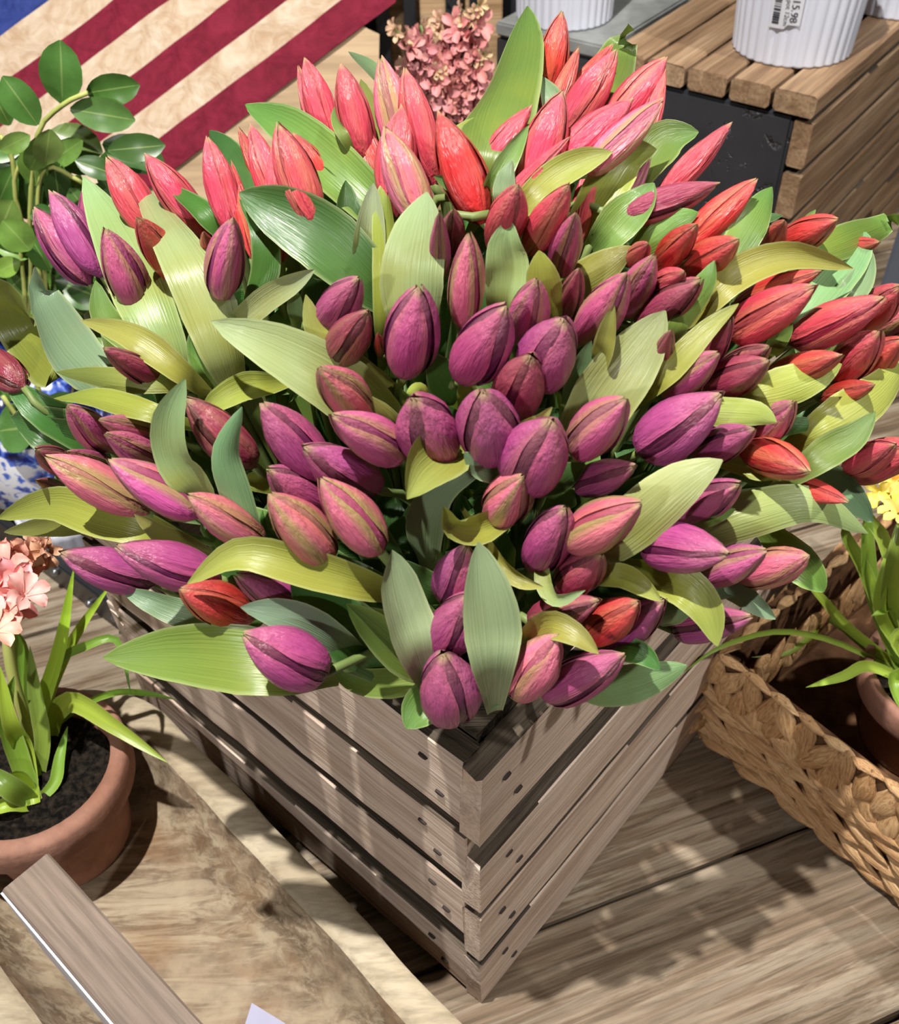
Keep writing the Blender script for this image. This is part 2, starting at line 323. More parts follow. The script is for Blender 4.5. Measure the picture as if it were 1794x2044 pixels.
# ------------------------------------------------------------------ tulips
DC = V((.012, .345, .40)); DR = V((.385, .335, .325))
def dome(x, y, off=0.0):
    """point of the bouquet's dome seen at photo position x, y (off: metres in front of the dome)"""
    d = ray(x, y); a = V((d.x/DR.x, d.y/DR.y, d.z/DR.z)); o = CAM-DC; b = V((o.x/DR.x, o.y/DR.y, o.z/DR.z))
    A = a.dot(a); B = a.dot(b); Cq = b.dot(b)-1; D = B*B-A*Cq
    tca = -B/A
    tt = tca-math.sqrt(max(D, 0))/A
    p = CAM + d*(tt-off)
    if p.z < .43 and y > 1000:            # stay above the crate rim and the table
        k = (.43-CAM.z)/d.z
        if k > 0: tt = min(tt, k); p = CAM+d*(tt-off)
    return p
def dnorm(p):
    q = p-DC; return V((q.x/DR.x**2, q.y/DR.y**2, q.z/DR.z**2)).normalized()
CC = (EA*LA+EB*LB)/2
PROF = [(0, .16), (.04, .44), (.1, .66), (.2, .87), (.32, .98), (.42, 1), (.55, .96), (.68, .83), (.8, .62), (.9, .40), (.96, .24), (1, .11)]
PROFS = [(0, .16), (.04, .36), (.1, .55), (.2, .78), (.34, .96), (.46, 1), (.6, .95), (.74, .78), (.86, .52), (.94, .3), (1, .06)]
PROFO = [(0, .16), (.04, .44), (.1, .66), (.2, .88), (.34, 1), (.5, 1), (.65, .95), (.8, .86), (.9, .72), (1, .55)]
def petal(prof, ang0, half, rs, rnd, ln=1.0, nu=7, nv=11, curl=0):
    ph = rnd.uniform(0, 9); tw = rnd.uniform(-.12, .12)
    def f(u, v):
        s = u*2-1; r = lerpc(prof, v)*rs; hw = half*((.8+.2*min(1, v/.3)) if v < .5 else 1-.30*((v-.5)/.5)**2)*(1+.05*sin(ph*2+v*9))
        r *= 1 + .05*cos(s*pi)*v - .05*abs(s)**4 + .03*sin(ph+v*6+s*3) + .03*max(0, .25-abs(s))*4*sin(pi*v)
        r *= 1 + curl*abs(s)**2*max(0, v-.4)
        a = ang0+s*hw+tw*v
        return V((cos(a)*r, sin(a)*r, (v*ln-.02*(s*s)*(v > .5)*v)*1.0))
    return grid(nu, nv, f)
def bud_set(kind, seed):
    rnd = random.Random(seed); prof = {'slim': PROFS, 'egg': PROF, 'open': PROFO}[kind]
    half = rad({'slim': 57, 'egg': 49, 'open': 42}[kind])
    vs, uv, fs = [], [], []
    for k in range(3):
        a, b, c = petal(prof[:-1]+[(1, .01)], rad(60+120*k), rad(62), .84, rnd, 1.0)
        n = len(vs); vs += a; uv += b; fs += [tuple(i+n for i in q) for q in c]
    inner = bpy.data.meshes.new('bud'); inner.from_pydata(vs, [], fs); outs = [inner]; uvs = [uv]
    for k in range(3):
        a, b, c = petal(prof, rad(120*k), half, 1.0, rnd, rnd.uniform(.97, 1.03), curl=.12 if kind == 'open' else .03)
        m = bpy.data.meshes.new('petal'); m.from_pydata(a, [], c); outs.append(m); uvs.append(b)
    for m, uv in zip(outs, uvs):
        l = m.uv_layers.new(name='UVMap')
        for lp in m.loops: l.data[lp.index].uv = uv[lp.vertex_index]
        m.polygons.foreach_set('use_smooth', [True]*len(m.polygons)); m.materials.append(M_PETAL); m.update()
    return outs
BUDS = {k: [bud_set(k, 100+i*7+len(k)) for i in range(5)] for k in ('slim', 'egg', 'open')}
CV = {'P': ((.40, .065, .225), 0.0), 'M': ((.60, .11, .29), .75), 'C': ((.67, .062, .105), .2), 'R': ((.60, .035, .032), .25), 'D': ((.31, .04, .09), .1), 'G': ((.70, .16, .25), .85)}
CW = {'P': 'purple', 'M': 'mauve-pink', 'C': 'coral-pink', 'R': 'red', 'D': 'dark maroon', 'G': 'olive-streaked pink'}
# base x,y -> tip x,y, width, colour, offset
T = [
(168,552,72,420,70,'P',0),(195,535,105,388,72,'P',.01),(191,488,168,390,45,'P',-.02),(275,607,213,462,76,'M',.015),(297,449,230,340,70,'C',0),
(351,554,279,441,62,'R',0),(390,441,312,337,65,'C',-.01),(460,433,425,312,62,'C',0),(441,583,462,441,76,'M',.02),(490,450,474,380,32,'R',-.02),
(425,525,408,468,34,'R',-.02),(546,380,519,306,56,'C',0),(525,360,503,312,34,'R',-.02),(558,476,546,330,48,'C',-.012),(620,425,566,275,76,'C',.015),
(655,385,605,300,60,'R',-.03),(654,261,619,152,56,'C',0),(634,266,612,190,36,'C',-.02),(727,303,684,145,66,'C',.012),(799,274,769,152,68,'G',0),
(853,319,818,174,68,'C',.01),(711,340,694,285,44,'R',-.03),(757,355,738,292,44,'R',-.03),(790,372,796,259,78,'C',0),(831,411,784,291,78,'G',.015),
(941,388,894,269,90,'R',.01),(961,345,1042,236,52,'C',0),(1062,351,1107,226,84,'C',.01),(1035,371,1085,323,30,'C',.01),(991,495,1032,373,74,'C',.01),
(1058,498,1130,376,66,'C',.01),(1115,540,1149,431,60,'M',0),(879,548,876,430,40,'M',0),(904,500,904,423,52,'D',-.01),(925,640,935,473,70,'G',.02),
(1092,177,1115,57,62,'R',0),(1110,208,1133,149,38,'R',-.02),(1150,185,1189,133,40,'R',-.02),(1135,251,1216,122,66,'C',0),(1228,240,1305,145,66,'C',.01),
(1290,267,1309,199,42,'C',0),(1139,309,1228,228,70,'C',.012),(1220,300,1282,240,60,'G',.03),(1351,360,1423,284,48,'C',0),(1297,414,1388,383,62,'D',0),
(1386,476,1483,383,60,'R',.008),(1247,408,1270,366,30,'M',-.025),(1158,445,1181,348,44,'C',-.025),(1317,530,1386,453,56,'R',.01),(1367,549,1467,482,70,'R',.008),
(1525,503,1564,443,44,'R',0),(1556,491,1665,441,62,'R',.01),(1661,505,1750,484,36,'R',-.02),(1255,524,1291,489,38,'C',0),(1251,620,1303,515,64,'M',.0),
(1167,673,1247,552,82,'M',.015),(1301,578,1362,545,48,'C',0),(1284,645,1393,562,72,'D',.005),(1125,634,1155,539,48,'D',-.015),(1040,668,1070,563,78,'M',.008),
(811,734,834,580,107,'P',.02),(931,747,1007,617,108,'P',.02),(1075,755,1123,642,112,'P',.02),(1024,812,1058,716,98,'D',.012),(982,900,964,786,120,'P',.025),
(872,905,828,800,118,'P',.02),(1048,955,1098,845,128,'P',.03),(1156,895,1244,801,92,'M',.035),(1290,895,1433,792,110,'P',.02),(1395,908,1500,858,70,'P',.012),
(1334,783,1429,708,66,'M',.01),(1418,780,1529,722,75,'D',.01),(1443,744,1531,695,56,'D',0),(1471,664,1618,576,86,'C',.025),(1476,607,1628,546,52,'R',-.005),
(1592,678,1756,597,80,'C',.02),(1715,650,1792,575,68,'C',.005),(1752,660,1850,610,68,'G',.0),(1672,748,1752,666,76,'C',.01),(1700,758,1796,682,66,'R',.0),
(1529,757,1672,711,62,'R',.008),(1647,796,1742,769,44,'R',0),(1509,880,1581,806,64,'M',.0),(1305,755,1338,662,42,'D',.01),(1385,738,1455,640,62,'D',0),
(1485,893,1606,939,72,'R',.01),(1551,959,1683,999,46,'R',.0),(1694,935,1782,890,62,'C',.012),(1704,945,1825,890,78,'C',0),(1630,912,1695,868,44,'D',-.035),
(1296,1085,1446,1105,97,'P',.03),(1412,1150,1524,1102,72,'M',.01),(1485,1152,1610,1110,74,'G',.005),(1356,1031,1470,970,76,'P',.005),(1160,968,1262,932,66,'P',.005),
(1355,1258,1493,1231,66,'P',0),(1148,1080,1274,1008,96,'G',.04),(992,1030,1042,955,92,'G',.01),(1072,1120,1126,1018,92,'P',.015),(1130,1172,1196,1108,82,'D',.01),
(1068,1240,1190,1200,70,'D',.015),(1175,1270,1268,1205,78,'R',.015),(1221,1288,1321,1201,72,'P',.0),(1034,1382,1112,1270,92,'G',.03),(1099,1385,1240,1308,86,'P',.02),
(905,1422,886,1310,116,'P',.035),(882,1292,934,1192,92,'P',.02),(898,1190,930,1095,86,'P',.01),(636,1340,492,1268,112,'P',.05),(492,1230,366,1178,82,'R',.02),
(608,1212,478,1150,74,'P',.008),(650,1110,541,990,94,'G',.03),(750,1090,644,960,90,'G',.03),(640,1012,540,940,78,'P',.01),(742,972,612,896,92,'P',.012),
(634,940,526,810,94,'P',.018),(793,905,668,832,86,'M',.025),(722,823,640,738,84,'G',.025),(648,648,713,560,78,'P',0),(675,709,731,627,78,'D',.005),
(760,708,755,668,22,'R',-.01),(321,762,211,699,52,'D',0),(217,890,137,814,64,'M',.005),(308,870,202,839,48,'M',.008),(316,925,215,868,60,'M',.012),
(142,936,75,899,52,'D',-.005),(221,935,137,903,40,'M',.003),(280,1013,103,917,78,'G',.02),(383,1020,222,920,82,'M',.025),(122,973,74,959,26,'D',-.01),
(497,920,376,800,84,'D',.005),(517,1080,383,993,74,'G',.02),(293,1158,128,1105,82,'P',.015),(420,1150,240,1092,88,'P',.03),(28,756,-35,700,64,'D',.0),
]
LN = {'P': .056, 'M': .055, 'C': .060, 'R': .058, 'D': .055, 'G': .056}
SPECIAL = {(834,580): 'purple tulip bud standing upright before the tallest central pale leaf', (964,786): 'rounded purple tulip bud at the very centre of the bouquet, tip towards the camera',
 (1098,845): 'broadest purple tulip bud, just right of and below the bouquet centre', (886,1310): 'bright purple tulip flower hanging over the crate\'s front corner', (492,1268): 'purple tulip bud lying over the left rim on a long green leaf',
 (1240,308): '', (1115,57): 'red tulip bud highest of all, beside the tallest pointed leaf below the white pot', (72,420): 'striped purple tulip, left one of the tall pair by the round-leaved plant',
 (105,388): 'striped purple tulip, right one of the tall pair by the round-leaved plant', (1240,1308): 'purple tulip bud at the right front rim above a mint leaf', (128,1105): 'purple tulip bud pointing left, outermost of the low pair at the left',
 (240,1092): 'purple tulip bud pointing left, inner one of the low pair at the left', (-35,700): 'dark maroon tulip bud cut off by the left edge beside the blue vase', (1610,1110): 'pink and olive-green streaked tulip pointing right above the woven basket',
 (1493,1231): 'purple tulip bud behind the hanging yellow leaf above the basket', (1618,576): 'bright coral-pink tulip bud with orange edge, largest of the right side', (1756,597): 'coral-pink tulip bud with orange top edge at the far right, below the mint leaves',
 (1446,1105): 'large purple tulip bud pointing right, above the basket corner', (462,441): 'mauve-pink tulip bud with pale midrib standing upright at upper left', (213,462): 'mauve-pink tulip bud with brown stripe right of the purple pair',
 (1433,792): 'large dark purple tulip bud pointing right beside the yellow leaf', (684,145): 'tall glossy coral-pink tulip bud left of the pink hyacinth', (1112,1270): 'pink and olive-green streaked tulip at the front rim left of a purple one',
 (935,473): 'slim olive-streaked tulip bud between two wide pale leaves', (1244,801): 'mauve-pink tulip bud lying on the big pale leaf right of centre'}
BANDS = [(190, 'backmost'), (330, 'second'), (440, 'third'), (530, 'fourth'), (640, 'fifth'), (740, 'sixth'), (850, 'seventh'), (960, 'eighth'), (1080, 'ninth'), (1200, 'tenth'), (2044, 'frontmost')]
ORD = ['leftmost'] + [w+' from left' for w in 'second third fourth fifth sixth seventh eighth ninth tenth eleventh twelfth thirteenth fourteenth fifteenth sixteenth'.split()]
def band(y):
    for a, b in BANDS:
        if y < a: return b
groups = {}
for i, r in enumerate(T): groups.setdefault((band(r[3]), r[5]), []).append(i)
LABEL = {}
for (b, c), ids in groups.items():
    ids.sort(key=lambda i: T[i][2])
    for k, i in enumerate(ids):
        tip = (T[i][2], T[i][3]); lean = 'pointing left' if T[i][2] < T[i][0]-40 else 'pointing right' if T[i][2] > T[i][0]+40 else 'upright'
        LABEL[i] = SPECIAL.get(tip) or (f"{CW[c]} tulip {lean}, {ORD[k]} of that colour in bouquet's {b} row" if len(ids) > 1 else f"{CW[c]} tulip {lean}, only one of that colour in bouquet's {b} row")
def setcol(o, c, a, rnd, j=.16):
    k = 1+rnd.uniform(-j, j); o.color = (min(1, c[0]*k*(1+rnd.uniform(-.06, .06))), min(1, c[1]*k*(1+rnd.uniform(-.15, .15))), min(1, c[2]*k*(1+rnd.uniform(-.15, .15))), a)
TUL = []
def clampin(p, m=.075):
    a = min(max(p.dot(EA), m), LA-m); b = min(max(p.dot(EB), m), LB-m); return EA*a+EB*b
for i, (bx, by, tx, ty, wd, kd, off) in enumerate(T):
    rnd = random.Random(i*13+5)
    c = dome((bx+tx)/2, (by+ty)/2, off); s = pxm(c)
    b0 = CAM+ray(bx, by)*((c-CAM).length); t0 = CAM+ray(tx, ty)*((c-CAM).length)
    lat = t0-b0; l = lat.length; L = LN[kd]*rnd.uniform(.95, 1.06); L = max(L, l*1.03)
    view = (CAM-c).normalized(); n = dnorm(c)
    sg = 1 if n.dot(view) > .12 else -.6
    if by < 480: sg = -.15
    ax = lat + view*math.sqrt(max(L*L-l*l, 0))*sg; ax.normalize()
    tip3 = c+ax*L*.53; L *= 1.15; W = wd*s*.555; base = tip3-ax*L
    cx = clampin(base); root = CC + (clampin(base)-CC)*.45 + UP*.10
    tu = empty('tulip', V((root.x, root.y, .05)), LABEL[i], 'tulip', 'tulips in the wooden crate')
    mid = cx*.85 + root*.15; mid.z = .36
    m2 = base-ax*.045-view*.03
    if by > 1180: m2 = base-ax*.022+(V((cx.x, cx.y, base.z))-base)*.35-view*.02
    if m2.z < .425: m2.z = .425
    pts = [root, mid, m2, base+ax*.002]
    vs, uv, fs = tube(pts, .0030, 6, 12); mesh('stem', vs, fs, M_STEM, tu, uv)
    kind = ('egg' if kd in 'PMD' else 'slim')
    if kd == 'G' or (kd in 'CR' and wd > 74): kind = rnd.choice(['egg', 'slim'])
    B = BUDS[kind][rnd.randrange(5)]
    e1 = ax.cross(view); e1 = e1.normalized() if e1.length > 1e-3 else ax.orthogonal(); e2 = ax.cross(e1)
    rz = rnd.uniform(0, 2*pi); x1 = e1*cos(rz)+e2*sin(rz); y1 = ax.cross(x1)
    m = Matrix((x1*W, y1*W, ax*L)).transposed().to_4x4(); m.translation = base-tu.location
    bd = link('bud', B[0], None, tu); bd.matrix_local = m
    cc, al = CV[kd]; al = min(1, max(0, al+rnd.uniform(-.2, .15)))
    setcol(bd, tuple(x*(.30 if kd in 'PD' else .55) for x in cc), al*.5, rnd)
    jc = list(bd.color)
    for q in B[1:]:
        p = link('petal', q, None, bd); setcol(p, cc, al, rnd, .1)
    TUL.append(dict(o=tu, root=root, mid=mid, base=base, px=((bx+tx)/2, (by+ty)/2), b=(bx, by), ax=ax, L=L, W=W))
# leaves -------------------------------------------------------------------
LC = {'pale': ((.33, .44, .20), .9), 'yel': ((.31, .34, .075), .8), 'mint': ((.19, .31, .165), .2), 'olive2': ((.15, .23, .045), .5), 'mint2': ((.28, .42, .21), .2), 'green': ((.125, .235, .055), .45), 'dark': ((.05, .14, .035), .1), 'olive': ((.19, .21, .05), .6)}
WPROF = [(0, .40), (.15, .62), (.32, .92), (.48, 1), (.64, .93), (.78, .72), (.9, .42), (.96, .22), (1, .03)]
def blade(P, W, N, cup=.25, roll=0, n=15, nu=7, prof=WPROF, wav=.0, seed=0, twist=0):
    P = catmull(P, n); m = len(P); vs, uv, fs = [], [], []
    for i, p in enumerate(P):
        t = i/(m-1); tg = (P[min(i+1, m-1)]-P[max(i-1, 0)]).normalized()
        nn = N(p) if callable(N) else N
        B = tg.cross(nn)
        if B.length < 1e-4: B = tg.orthogonal()
        B.normalize(); nn = B.cross(tg)
        a = roll+twist*(t-.5); B2 = B*cos(a)+nn*sin(a); N2 = B2.cross(tg)
        ww = W*lerpc(prof, t)
        for j in range(nu):
            s = j/(nu-1)*2-1
            vs.append(p+B2*(ww*s)+N2*(cup*ww*(s*s-.35)+wav*ww*sin(seed+t*11+(s > 0)*2)*s*s)); uv.append((j/(nu-1), t))
    for i in range(m-1):
        for j in range(nu-1): fs.append((i*nu+j, i*nu+j+1, (i+1)*nu+j+1, (i+1)*nu+j))
    return vs, uv, fs
# (points base->tip, width px, tone, tip offset, base offset, cup)
LV = [
([(825,660),(820,560),(835,460),(852,383)],128,'pale',.02,-.02,.25),([(765,650),(770,520),(765,420),(772,345)],52,'yel',0,-.03,.4),
([(1005,625),(1012,545),(1008,490),(1017,437)],88,'pale',.02,-.01,.25),([(1105,640),(1092,590),(1082,545),(1075,500)],72,'yel',.02,-.01,.6),
([(965,320),(995,215),(1035,110),(1052,12)],132,'green',.0,-.0,.25),([(1108,228),(1098,190),(1078,150)],42,'mint',.0,-.01,.3),
([(1180,250),(1205,175),(1238,100),(1253,48)],88,'green',.01,-.01,.2),([(775,850),(670,765),(550,695),(422,642)],125,'pale',.035,-.03,.25),
([(1150,880),(1215,785),(1280,695),(1328,620)],128,'pale',.03,-.01,.22),([(1195,1105),(1270,1040),(1360,965),(1442,918)],112,'pale',.035,.0,.2),
([(1380,1070),(1490,1030),(1620,1005),(1732,1065)],92,'pale',.03,-.01,.3),([(590,1335),(470,1315),(340,1305),(206,1312)],130,'olive2',.05,.02,.15),
([(740,1170),(620,1135),(480,1105),(374,1165)],80,'yel',.045,.01,.3),([(690,1290),(620,1245),(550,1222),(480,1212)],74,'mint',.035,.0,.2),
([(800,1340),(730,1285),(650,1220),(580,1160)],135,'dark',.02,-.015,.2),([(835,1310),(812,1240),(792,1165),(782,1098)],105,'mint2',.02,.03,.3),
([(860,1340),(800,1295),(745,1245),(692,1205)],88,'green',.025,-.01,.4),([(985,1335),(983,1260),(970,1170),(955,1082)],115,'mint2',.025,.045,.2),
([(885,1380),(855,1400),(830,1425),(810,1454)],85,'green',.02,.0,.3),([(1180,1380),(1250,1368),(1310,1350),(1371,1328)],80,'mint',.015,-.01,.15),
([(1225,1290),(1280,1305),(1317,1337)],50,'dark',.02,.0,.3),([(905,890),(870,915),(840,945),(812,996)],115,'yel',.05,.0,.5),
([(1000,1040),(950,1060),(905,1050),(885,1010)],62,'yel',.04,.0,.6),([(845,1115),(845,1040),(885,970),(965,935)],85,'mint',.0,-.03,.3),
([(910,800),(885,755),(853,705)],78,'dark',.0,-.03,.2),([(925,830),(935,785),(940,730)],48,'yel',.005,-.02,.3),([(1140,800),(1163,735),(1180,680)],48,'mint',.01,-.01,.3),
([(1200,720),(1212,665),(1226,608)],42,'yel',.02,.0,.5),([(1300,775),(1345,730),(1410,660),(1474,606)],54,'yel',.03,.0,.3),([(1345,665),(1385,600),(1410,560),(1426,520)],52,'green',.02,.0,.3),
([(1410,605),(1475,545),(1580,512),(1702,536)],68,'yel',.03,.0,.35),([(1440,540),(1490,465),(1520,412),(1541,373)],68,'green',.02,.0,.2),
([(1590,640),(1650,565),(1700,505),(1727,463)],95,'mint',.01,-.01,.2),([(1690,595),(1720,555),(1737,498)],54,'mint',.012,.0,.2),([(1630,505),(1700,475),(1760,450),(1800,428)],62,'green',.0,.0,.3),
([(1500,790),(1570,770),(1630,748),(1680,727)],80,'yel',.02,.0,.2),([(1390,820),(1450,820),(1510,825),(1550,843)],62,'yel',.02,.0,.3),([(1630,860),(1700,820),(1765,770),(1815,700)],88,'yel',.02,.0,.25),
([(1605,935),(1655,900),(1705,870),(1747,822)],66,'green',.03,.01,.3),([(1435,915),(1490,930),(1530,945),(1558,960)],54,'yel',.01,-.01,.3),([(1570,960),(1650,970),(1705,1000),(1742,1042)],85,'mint',-.01,-.03,.2),
([(1550,1080),(1590,1120),(1620,1150),(1644,1182)],74,'green',.0,-.02,.25),([(1425,1160),(1470,1180),(1510,1210),(1548,1236)],48,'mint',.0,-.02,.2),([(1310,1150),(1365,1170),(1410,1220),(1432,1290)],82,'yel',.04,.0,.3),
([(1190,1150),(1240,1150),(1280,1170),(1320,1200)],50,'yel',.025,.0,.4),([(1080,1115),(1088,1170),(1115,1198),(1168,1178)],34,'pale',.03,.0,.4),([(972,1088),(1000,1130),(1040,1160),(1085,1172)],36,'yel',.02,.01,.5),
([(1040,1290),(1090,1248),(1145,1265),(1195,1305)],60,'yel',.045,.01,.4),([(1315,1235),(1350,1222),(1390,1203)],50,'mint',.0,-.02,.3),
([(335,710),(270,560),(215,440),(166,352)],100,'pale',.015,-.02,.25),([(450,720),(412,600),(345,475),(268,358)],108,'pale',.025,-.01,.25),([(435,455),(390,410),(332,368)],46,'dark',.01,-.01,.3),
([(505,440),(480,360),(450,300),(418,260)],74,'dark',.005,-.01,.25),([(765,430),(660,330),(575,255),(490,208)],100,'green',.01,-.02,.3),([(745,570),(650,480),(560,425),(478,384)],130,'dark',.02,-.02,.25),
([(470,650),(530,600),(580,570),(628,538)],54,'pale',.015,-.01,.3),([(590,660),(592,615),(585,568)],40,'mint',.0,-.02,.3),([(770,775),(690,720),(632,660),(610,588)],60,'yel',.01,-.02,.3),
([(370,750),(300,695),(240,662),(162,640)],58,'yel',.02,-.01,.3),([(210,770),(135,690),(85,600),(70,533)],94,'mint',.01,-.02,.3),([(335,765),(260,760),(190,750),(112,742)],50,'olive',.015,-.01,.3),
([(325,830),(250,805),(180,790),(108,795)],50,'yel',.025,.0,.3),([(405,990),(352,920),(342,840),(370,757)],88,'pale',.045,.0,.25),([(505,1085),(468,980),(450,900),(483,812)],64,'mint',.035,.0,.3),
([(545,765),(485,775),(435,800),(403,820)],58,'yel',.01,-.02,.3),([(300,1060),(200,1030),(100,1005),(-5,1035)],80,'yel',.02,-.01,.25),([(390,1100),(330,1070),(268,1026)],50,'olive',.0,-.02,.3),
([(410,1235),(345,1218),(295,1198),(243,1177)],56,'mint',.005,-.01,.2),([(120,735),(60,660),(0,595),(-60,555)],135,'olive',-.01,-.03,.2),
([(505,610),(530,530),(520,455),(478,398)],58,'dark',.0,-.02,.3),([(735,530),(740,455),(745,365)],64,'pale',.0,-.02,.4),([(1005,435),(935,385),(866,352)],54,'green',.01,-.01,.3),
([(880,300),(920,262),(960,233)],34,'yel',.0,-.01,.3),([(975,390),(1010,325),(1055,250)],46,'green',.015,.0,.4),([(1008,410),(1008,365),(1022,320)],46,'mint',.015,.0,.3),
([(1045,410),(1105,355),(1165,322),(1222,303)],64,'yel',.015,.0,.3),([(1165,440),(1210,370),(1255,312),(1310,298)],84,'yel',.015,-.01,.3),([(1265,360),(1305,305),(1340,272),(1394,263)],84,'green',.005,-.01,.3),
([(1195,490),(1240,440),(1280,400),(1305,365)],80,'green',.01,-.01,.25),([(1280,490),(1340,445),(1394,424)],60,'green',.01,-.01,.3),([(1140,570),(1200,535),(1265,492)],76,'olive',-.005,-.02,.25),
([(775,170),(735,130),(695,103)],28,'mint',-.01,-.01,.3),([(765,300),(745,235),(720,158)],54,'olive',-.01,-.01,.3),([(692,280),(672,245),(668,212)],24,'green',.01,.0,.3),
([(990,940),(960,930),(926,903)],56,'mint',.01,.0,.2),([(1105,965),(1130,948),(1168,926)],54,'dark',.0,-.01,.2),([(1050,850),(1078,838),(1102,812)],26,'yel',.03,.02,.3),
([(850,810),(838,778),(812,785)],34,'yel',.02,.0,.5),([(1385,1045),(1430,1030),(1468,1016)],32,'green',.01,.0,.3),([(1535,705),(1560,672),(1582,648)],36,'green',.0,-.01,.3),
([(1515,855),(1580,850),(1648,845)],42,'dark',.0,-.01,.3),([(1420,480),(1500,440),(1562,430)],40,'dark',-.01,-.02,.3),([(1585,470),(1610,440),(1628,418)],18,'green',-.01,-.02,.3),
([(850,1350),(770,1362),(705,1352),(655,1318)],64,'green',.0,-.02,.3),([(975,1350),(990,1385),(982,1415)],42,'mint',.01,.0,.3),([(795,870),(765,835),(728,788)],56,'yel',.01,-.01,.3),
([(570,965),(520,960),(475,966)],50,'yel',-.01,-.03,.3),([(880,1185),(835,1160),(800,1118)],66,'dark',.0,-.02,.3),([(165,1048),(90,1052),(8,1062)],42,'olive',-.01,-.02,.3),
([(480,700),(440,640),(430,560),(470,520)],60,'dark',-.01,-.03,.3),([(600,760),(640,700),(650,640)],60,'dark',-.02,-.04,.3),([(300,700),(215,640),(190,560)],60,'green',-.01,-.03,.3),
([(700,420),(660,380),(640,330)],60,'dark',-.02,-.03,.3),([(1480,1160),(1420,1180),(1380,1160)],40,'mint',-.01,-.02,.3),([(740,520),(700,440),(690,360)],70,'dark',-.02,-.03,.3),
([(420,760),(400,700),(395,640)],60,'green',-.02,-.03,.3),([(1380,560),(1420,520),(1440,470)],50,'olive',-.02,-.03,.3),([(1330,860),(1345,900),(1350,950)],60,'dark',-.01,-.03,.3)]
def camn(p): return (CAM-p).normalized()
for i, (pts, wd, tone, ot, ob, cup) in enumerate(LV):
    rnd = random.Random(i*31+3); n = len(pts)
    P = [dome(x, y, (ob-(.02 if ob < 0 else 0))+(ot-ob+(.02 if ob < 0 else 0)+(.012 if ob >= 0 else 0))*(k/(n-1))**.75) for k, (x, y) in enumerate(pts)]
    bx, by = pts[0]
    tu = min(TUL, key=lambda q: (q['b'][0]-bx)**2+(q['b'][1]-by)**2); W = wd*pxm(P[n//2])*.5
    rt = tu['mid']*.55+tu['root']*.45; dv = (P[0]-P[1]).normalized()
    low = P[0]+dv*.03-camn(P[0])*.035
    if low.z < .42: low.z = .42
    P = [low]+P
    nf = (lambda p: (camn(p)*.75+dnorm(p)*.35+V((rnd0, 0, .15)))); rnd0 = rnd.uniform(-.35, .35)
    prof = [(0, .3), (.12, .5), (.3, .82), (.46, 1), (.62, .95), (.78, .74), (.9, .44), (.96, .24), (1, .03)]
    vs, uv, fs = blade(P, W*1.04, nf, cup*1.5*rnd.choice([1, 1, -.7]), rnd.uniform(-.2, .2), 18, 7, prof, .14, i, rnd.uniform(-.5, .5))
    o = mesh('leaf', vs, fs, M_LEAF, tu['o'], uv); cc, al = LC[tone]; setcol(o, cc, al, rnd, .12)
# filling leaves deeper in the bunch, two per tulip, growing from its own stem
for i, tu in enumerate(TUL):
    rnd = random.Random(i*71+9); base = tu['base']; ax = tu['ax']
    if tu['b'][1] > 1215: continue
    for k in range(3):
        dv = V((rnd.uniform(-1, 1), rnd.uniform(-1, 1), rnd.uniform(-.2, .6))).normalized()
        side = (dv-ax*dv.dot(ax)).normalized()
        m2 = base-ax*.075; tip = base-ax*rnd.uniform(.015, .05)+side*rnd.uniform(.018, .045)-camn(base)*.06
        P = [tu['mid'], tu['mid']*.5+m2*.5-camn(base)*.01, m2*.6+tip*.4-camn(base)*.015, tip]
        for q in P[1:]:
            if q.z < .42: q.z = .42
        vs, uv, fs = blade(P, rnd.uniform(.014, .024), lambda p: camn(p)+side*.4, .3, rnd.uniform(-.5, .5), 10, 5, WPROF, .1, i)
        o = mesh('leaf', vs, fs, M_LEAF, tu['o'], uv); cc, al = LC[rnd.choice(['green', 'dark', 'dark', 'dark'])]; setcol(o, cc, al, rnd, .2)  # mostly dark tones, painting shade into the gaps between buds
